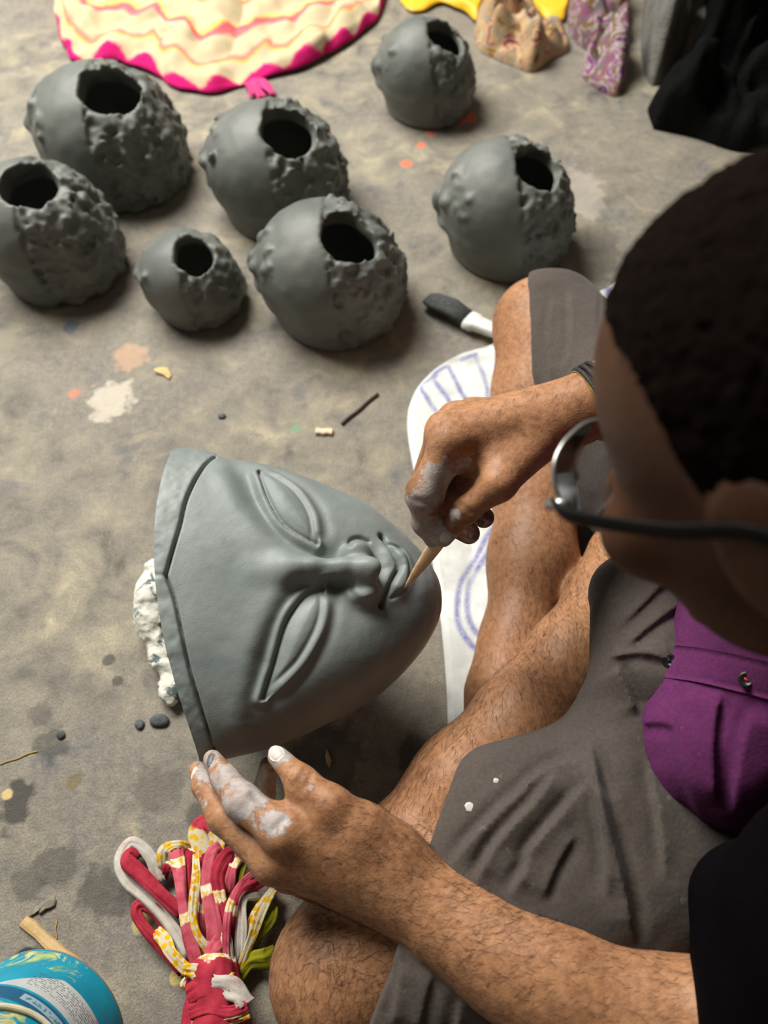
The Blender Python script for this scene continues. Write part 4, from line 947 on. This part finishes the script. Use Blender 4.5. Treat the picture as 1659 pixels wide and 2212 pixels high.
# ------------------------------------------------------------------ odds and ends on the floor
M_BAM = wood_material('split_bamboo', sr(170, 134, 84), sr(206, 176, 124))
def stick(name, a, b, w, h, mat, label, cat, grp=None, z=None):
    A = on(*a, 0); B = on(*b, 0); d = nrm(B-A); s_ = nrm(np.cross(Z_, d)); V, F = [], []
    n = 9
    for i in range(n):
        p = A+(B-A)*i/(n-1); ww = w*(1+.08*math.sin(i*2.1)); bend = .0006*math.sin(i*1.3)
        for k, (c, e) in enumerate(((-1, .05), (-.8, .85), (-.3, 1), (.3, .92), (.8, .8), (1, .05))): V.append(p+s_*(c*ww+bend)+Z_*(.0006+e*h))
    m_ = 6; F = [[i*m_+k, i*m_+(k+1) % m_, (i+1)*m_+(k+1) % m_, (i+1)*m_+k] for i in range(n-1) for k in range(m_)]+[list(range(m_))[::-1], [(n-1)*m_+k for k in range(m_)]]
    return tag(link(name, py_mesh(name, V, F), mat, None, False), label, cat, grp)
M_DKST = simple('dark_twig', sr(72, 66, 60), .8, .2); M_CHIP = simple('pale_chip', sr(206, 190, 160), .7, .1); M_STRAW = simple('straw', sr(170, 140, 70), .7, .15)
stick('bamboo_slat', (52, 1990), (190, 2108), .0062, .004, M_BAM, 'split bamboo slat lying beside the paint tub', 'stick')
stick('twig', (738, 918), (816, 852), .0020, .004, M_DKST, 'thin dark twig on the floor above the large clay face', 'twig')
stick('wood_chip', (682, 934), (718, 935), .0055, .005, M_CHIP, 'small pale chip beside the dark twig', 'chip')
stick('straw_stalk', (638, 1600), (628, 1622), .0006, .001, M_STRAW, 'short yellow straw stalk under the chin side of the clay face', 'straw')
stick('straw_stalk', (122, 1985), (122, 2034), .0005, .0008, M_STRAW, 'thin dry stalk lying beside the bamboo slat', 'straw')
stick('straw_stalk', (0, 1652), (82, 1622), .0007, .001, M_STRAW, 'pale straw at the left edge of the picture below the clay face', 'straw')
def leaf(name, outline, mat, label, cat, z=.004, curl=.004, seed=0):
    P = np.array([on(x, y, 0) for x, y in outline]); c = P.mean(0); K = len(P); V, F = [], []; rings = 5
    for layer in (0, 1):
        for r in range(rings):
            f = 1-r/rings
            for k in range(K):
                p = c+(P[k]-c)*f; h = .0012+curl*(.5+.5*noise3(p[None], 90, seed)[0])*(1 if 0 < r else .5); V.append(p+Z_*(h-layer*.0009))
        V.append(c+Z_*(.0012+curl*.6-layer*.0009))
    o = rings*K+1
    for layer in (0, 1):
        b = layer*o
        for r in range(rings-1):
            for k in range(K):
                q_ = [b+r*K+k, b+r*K+(k+1) % K, b+(r+1)*K+(k+1) % K, b+(r+1)*K+k]; F.append(q_ if layer == 0 else q_[::-1])
        for k in range(K): q_ = [b+(rings-1)*K+k, b+(rings-1)*K+(k+1) % K, b+rings*K]; F.append(q_ if layer == 0 else q_[::-1])
    F += [[k, o+k, o+(k+1) % K, (k+1) % K] for k in range(K)]
    return tag(link(name, py_mesh(name, V, F), mat, None, True), label, cat)
M_LEAF = simple('dry_leaf', sr(136, 130, 112), .8, .25, 90); M_LEAF2 = simple('yellow_leaf', sr(196, 170, 116), .7, .2, 120); M_LUMP = simple('clay_crumb', sr(72, 78, 78), .7, .3, 90, .6, 200, .002)
leaf('dry_leaf', [(60, 1984), (78, 1962), (100, 1945), (118, 1934), (122, 1945), (121, 1956), (112, 1962), (102, 1964), (92, 1972), (86, 1976), (84, 1966), (72, 1976)], M_LEAF, 'curled grey dry leaf above the bamboo slat', 'leaf', seed=1)
leaf('dry_leaf', [(706, 1618), (712, 1632), (717, 1645), (712, 1660), (705, 1648), (703, 1632)], M_LEAF2, 'small yellow leaf between the left thumb and the shin', 'leaf', seed=2)
leaf('dry_leaf', [(332, 800), (345, 794), (362, 796), (372, 812), (366, 822), (352, 812), (338, 808)], M_LEAF2, 'pale curled leaf below the smallest clay head', 'leaf', seed=3)
def crumb(x, y, rpx, label, seed, mat=M_LUMP, sx=1.0):
    c = on(x, y, 0); r = rpx*pix(c)[2]/FPX
    nd = cut(modify(ellipsoid(c+Z_*r*.35, np.eye(3), (r*sx, r, r*.6)), lambda d, P: d-r*.25*noise3(P, .8/r, seed), r*.3), [0, 0, .0008], [0, 0, -1], .001)
    V_, F_2 = surface(nd, r/7, 8); tag(link('clay_crumb', np_mesh('clay_crumb', V_, F_2), mat), label, 'crumb')
crumb(345, 1557, 15, 'dark wet clay crumb left of the lower corner of the clay face', 1, M_LUMP, 1.4)
crumb(302, 1566, 10, 'round grey clay crumb farther left of the clay face', 2)
crumb(480, 900, 8, 'tiny dark crumb above the clay face', 3)
crumb(132, 1588, 9, 'small crumb at the left with a dark stain below it', 4)

# ------------------------------------------------------------------ white plaster lump behind the forehead of the face
M_PLAS = NT('white_plaster'); co = M_PLAS.n('ShaderNodeTexCoord').outputs['Object']
M_PLAS.col(M_PLAS.mix(M_PLAS.ramp(M_PLAS.noise(45, 4, .6, co, dist=1), [(.54, (0, 0, 0)), (.62, (1, 1, 1))]), sr(214, 212, 200), sr(84, 96, 96))); M_PLAS.set(Roughness=.8); M_PLAS.bump(M_PLAS.noise(120, 4, .6, co), .6, .003)
pn = modify(union([ellipsoid(on(335, 1290, .028), np.eye(3), (.024, .048, .028)), ellipsoid(on(350, 1390, .018), np.eye(3), (.018, .030, .018)), ellipsoid(on(375, 1470, .012), np.eye(3), (.014, .030, .012))], .02), lambda d, P: d-.004*noise3(P*[.4, 1.4, 1], 70, 3)-.0015*noise3(P, 200), .006)
Vp, Fp = surface(cut(pn, [0, 0, .001], [0, 0, -1], .003), .0022); tag(link('plaster_lump', np_mesh('plaster_lump', Vp, Fp), M_PLAS.m), 'ridged white lump smeared with clay, wedged behind the forehead of the clay face', 'lump')

# ------------------------------------------------------------------ cloths along the far edge
def cloth_grid(name, edge, depth, mat, label, cat, n=170, m=80, fold=.018, freq=26, seed=0, z0=.006, shrink=.9, back=(0, 1, 0)):
    E = spline([on(x, y, 0) for x, y in edge], n); c = E.mean(0); r = np.linspace(0, 1, m)
    G = E[:, None]*1.0+np.array(back)[None, None]*depth*r[None, :, None]; G[..., 0] = c[0]+(G[..., 0]-c[0])*(1-(1-shrink)*r[None])
    P3 = G.reshape(-1, 3); w = noise3(P3*[1, .55, 1], freq*.5, seed)*.6+np.abs(noise3(P3*[1, .6, 1], freq, seed+4))*.7+.2*noise3(P3, freq*2.3, seed+8)
    w = w.reshape(n, m); er = np.clip(r*depth/.02, 0, 1)[None]; ee = np.clip(np.minimum(np.arange(n), n-1-np.arange(n))/5, 0, 1)[:, None]
    G[..., 2] = z0+fold*np.maximum(w+.35, .02)*(.25+.75*er)*ee
    G[..., :2] += (noise3(P3, 30, seed+2).reshape(n, m)*.006)[..., None]
    top = G.reshape(-1, 3); bot = top-[0, 0, .0025]; bot[:, 2] = np.maximum(bot[:, 2], .0006)
    F1 = grid_faces(n, m); rim = np.array(list(range(m))+[i*m+m-1 for i in range(1, n)]+[(n-1)*m+j for j in range(m-2, -1, -1)]+[i*m for i in range(n-2, 0, -1)]); r2 = np.roll(rim, -1)
    me_ = np_mesh(name, np.vstack([top, bot]), np.vstack([F1, F1[:, ::-1]+n*m, np.stack([rim, r2, r2+n*m, rim+n*m], -1)[:, ::-1]]))
    S = np.repeat(np.concatenate([[0], np.cumsum(np.linalg.norm(np.diff(E, axis=0), axis=1))])[:, None], m, 1).ravel(); R_ = np.repeat((r*depth)[None], n, 0).ravel()
    sd = np.minimum(S, S.max()-S); attr(me_, 'along', np.concatenate([S, S])); attr(me_, 'inward', np.concatenate([np.minimum(R_, sd), np.minimum(R_, sd)]))
    return tag(link(name, me_, mat), label, cat)
def printed():
    m = NT('printed_cotton'); co = m.n('ShaderNodeTexCoord').outputs['Object']; s_ = m.attr('along'); r_ = m.attr('inward'); a = m.noise(40, 4, .6, co)
    zig = m.math('PINGPONG', s_, .045); rr = m.math('ADD', r_, m.math('MULTIPLY', zig, .55)); rr = m.math('ADD', rr, m.math('MULTIPLY', a, .02))
    cream = m.ramp(a, [(.3, sr(206, 184, 148)), (.7, sr(194, 177, 144))])
    bands = m.ramp(rr, [(.0, sr(206, 30, 110)), (.036, sr(206, 30, 110)), (.042, sr(194, 177, 144)), (.085, sr(194, 177, 144)), (.09, sr(214, 170, 80)), (.10, sr(220, 110, 110)), (.112, sr(194, 177, 144)), (.175, sr(194, 177, 144)), (.18, sr(224, 120, 120)), (.195, sr(212, 90, 110)), (.205, sr(218, 190, 90)), (.215, sr(194, 177, 144)), (.29, sr(194, 177, 144)), (.295, sr(220, 110, 110)), (.31, sr(214, 180, 90)), (.32, sr(194, 177, 144)), (1.0, sr(194, 177, 144))])
    m.col(m.mix(.25, bands, m.mix(1.0, bands, m.ramp(a, [(.3, (.6, .6, .6)), (.7, (1, 1, 1))]), 'MULTIPLY'))); m.set(Roughness=.9, Specular_IOR_Level=.12); m.bump(m.noise(300, 2, .6, co), .4, .002); return m.m
cloth_grid('printed_cloth', [(118, -60), (122, 20), (140, 110), (165, 140), (240, 140), (300, 150), (345, 172), (390, 200), (460, 208), (520, 190), (580, 172), (650, 155), (720, 120), (785, 75), (825, 30), (850, -40)], .62, printed(), 'cream printed cloth with pink border and zigzag bands at the far edge', 'cloth', 220, 90, .030, 15, 1, .006, .97)
M_PINK = simple('pink_cotton', sr(206, 60, 120), .9, .2, 60)
mtas = empty('tassel', on(565, 195), 'pink cloth tie hanging off the corner of the printed cloth', 'cloth tie')
for k, L in enumerate([[(540, 178), (552, 190), (566, 212)], [(545, 176), (568, 186), (592, 206)], [(536, 180), (545, 196), (548, 208)]]):
    ribbon('tie_end', [on(x, y, .008) for x, y in L], .018, M_PINK, mtas, .008, 80+k, .4, 20, .006)
M_YEL = simple('yellow_sheet', sr(226, 180, 40), .5, .12, 20)
cloth_grid('yellow_sheet', [(872, -30), (872, 22), (910, 30), (960, 12), (1020, 50), (1036, 40), (1050, -30)], .35, M_YEL, 'shiny yellow sheet behind the farthest clay head', 'sheet', 90, 40, .020, 10, 5)
cloth_grid('yellow_sheet', [(1140, -30), (1165, 40), (1195, 55), (1222, 40), (1228, -30)], .30, M_YEL, 'narrow piece of yellow sheet between the two crumpled rags', 'sheet', 60, 40, .016, 10, 6)
def patterned(name, cols):
    m = NT(name); co = m.n('ShaderNodeTexCoord').outputs['Object']; n1 = m.noise(26, 3, .6, co, dist=1.2)
    m.col(m.ramp(n1, [(.30+.4*i/len(cols), c) for i, c in enumerate(cols)], 'CONSTANT')); m.set(Roughness=.9); m.bump(m.noise(200, 2, .6, co), .4, .002); return m.m
def crumple(name, outline, hgt, mat, label, cat, seed):
    P = np.array([on(x, y, 0) for x, y in outline]); K = 110; C2 = spline(np.vstack([P, P[:1]]), K+1)[:-1]; c = C2.mean(0); R_ = 34; V, F = [], []
    for r in range(R_):
        f = 1-r/(R_-.999); ring = c+(C2-c)*f; q_ = ring*[1, 1, 0]
        h = hgt*(1-f**3)**.6*(.35+1.0*np.abs(fbm(q_, 13, seed, 3)))+.003; ring = ring+np.stack([noise3(q_, 40, seed+1), noise3(q_, 40, seed+2), 0*h], -1)*.008*(1-f)
        ring[:, 2] = h if r else .0015; V.append(ring)
    V = np.vstack(V); F = grid_faces(R_, K, True)
    return tag(link(name, np_mesh(name, V, F), mat), label, cat)
crumple('crumpled_rag', [(1030, 40), (1060, 20), (1130, 30), (1180, 60), (1215, 75), (1228, 110), (1190, 130), (1150, 158), (1110, 145), (1070, 128), (1035, 110), (1025, 75)], .075, patterned('brown_print', [sr(120, 92, 60), sr(176, 140, 90), sr(150, 140, 120), sr(190, 150, 110), sr(120, 60, 80), sr(200, 170, 120)]), 'crumpled brown and tan rag right of the farthest clay head', 'rag', 3)
crumple('crumpled_rag', [(1235, -20), (1300, -30), (1350, -10), (1362, 60), (1355, 120), (1350, 180), (1330, 210), (1285, 190), (1255, 160), (1275, 120), (1240, 90), (1225, 40)], .085, patterned('purple_print', [sr(60, 50, 56), sr(130, 60, 120), sr(160, 150, 150), sr(110, 90, 50), sr(130, 70, 110), sr(90, 100, 90), sr(170, 130, 90)]), 'crumpled purple and grey patterned rag beside the grey sack', 'rag', 8)
M_SACK = simple('grey_sack', sr(104, 102, 96), .9, .3, 25, .6, 150, .004); M_DARK = simple('black_sheet', sr(14, 15, 15), .95, .3, 20, .5, 90, .004, .05)
crumple('sack', [(1390, 20), (1400, -60), (1440, -90), (1490, -80), (1495, 20), (1478, 110), (1450, 160), (1420, 185), (1398, 175), (1384, 110)], .16, M_SACK, 'grey sack slumped at the far right beside the patterned rag', 'sack', 12)
crumple('black_sheet', [(1410, 280), (1400, 232), (1450, 215), (1505, 150), (1522, 40), (1540, -60), (1700, -120), (1900, 0), (1900, 250), (1750, 330), (1600, 330), (1500, 300)], .20, M_DARK, 'heap of black sheeting in the far right corner', 'sheet', 15)

M_FLAKE = simple('dried_clay_flake', sr(206, 204, 196), .8, .1)
def flake(x, y, r, label, seed):
    p = hit(sh, x, y); nv = nrm(CC-p); rg = np.random.default_rng(seed); a = nrm(np.cross(nv, Z_)); b = np.cross(nv, a); V, F = [], []; K = 11
    for h, f in ((-.001, 1), (.0003, 1), (.0006, .6)):
        for k in range(K):
            rr = r*f*(.75+.4*np.random.default_rng(seed*31+k).random()); V.append(p+a*rr*math.cos(k*2*math.pi/K)+b*rr*math.sin(k*2*math.pi/K)+nv*h)
    V.append(p+nv*.0007); F = [[i*K+k, i*K+(k+1) % K, (i+1)*K+(k+1) % K, (i+1)*K+k] for i in range(2) for k in range(K)]+[[2*K+k, 2*K+(k+1) % K, 3*K] for k in range(K)]
    tag(link('clay_flake', py_mesh('clay_flake', V, F), M_FLAKE), label, 'flake')
flake(1015, 1745, .0042, 'larger white clay flake on the left leg of the shorts', 1); flake(1072, 1687, .0024, 'small white clay flake near the upper edge of the shorts', 2)
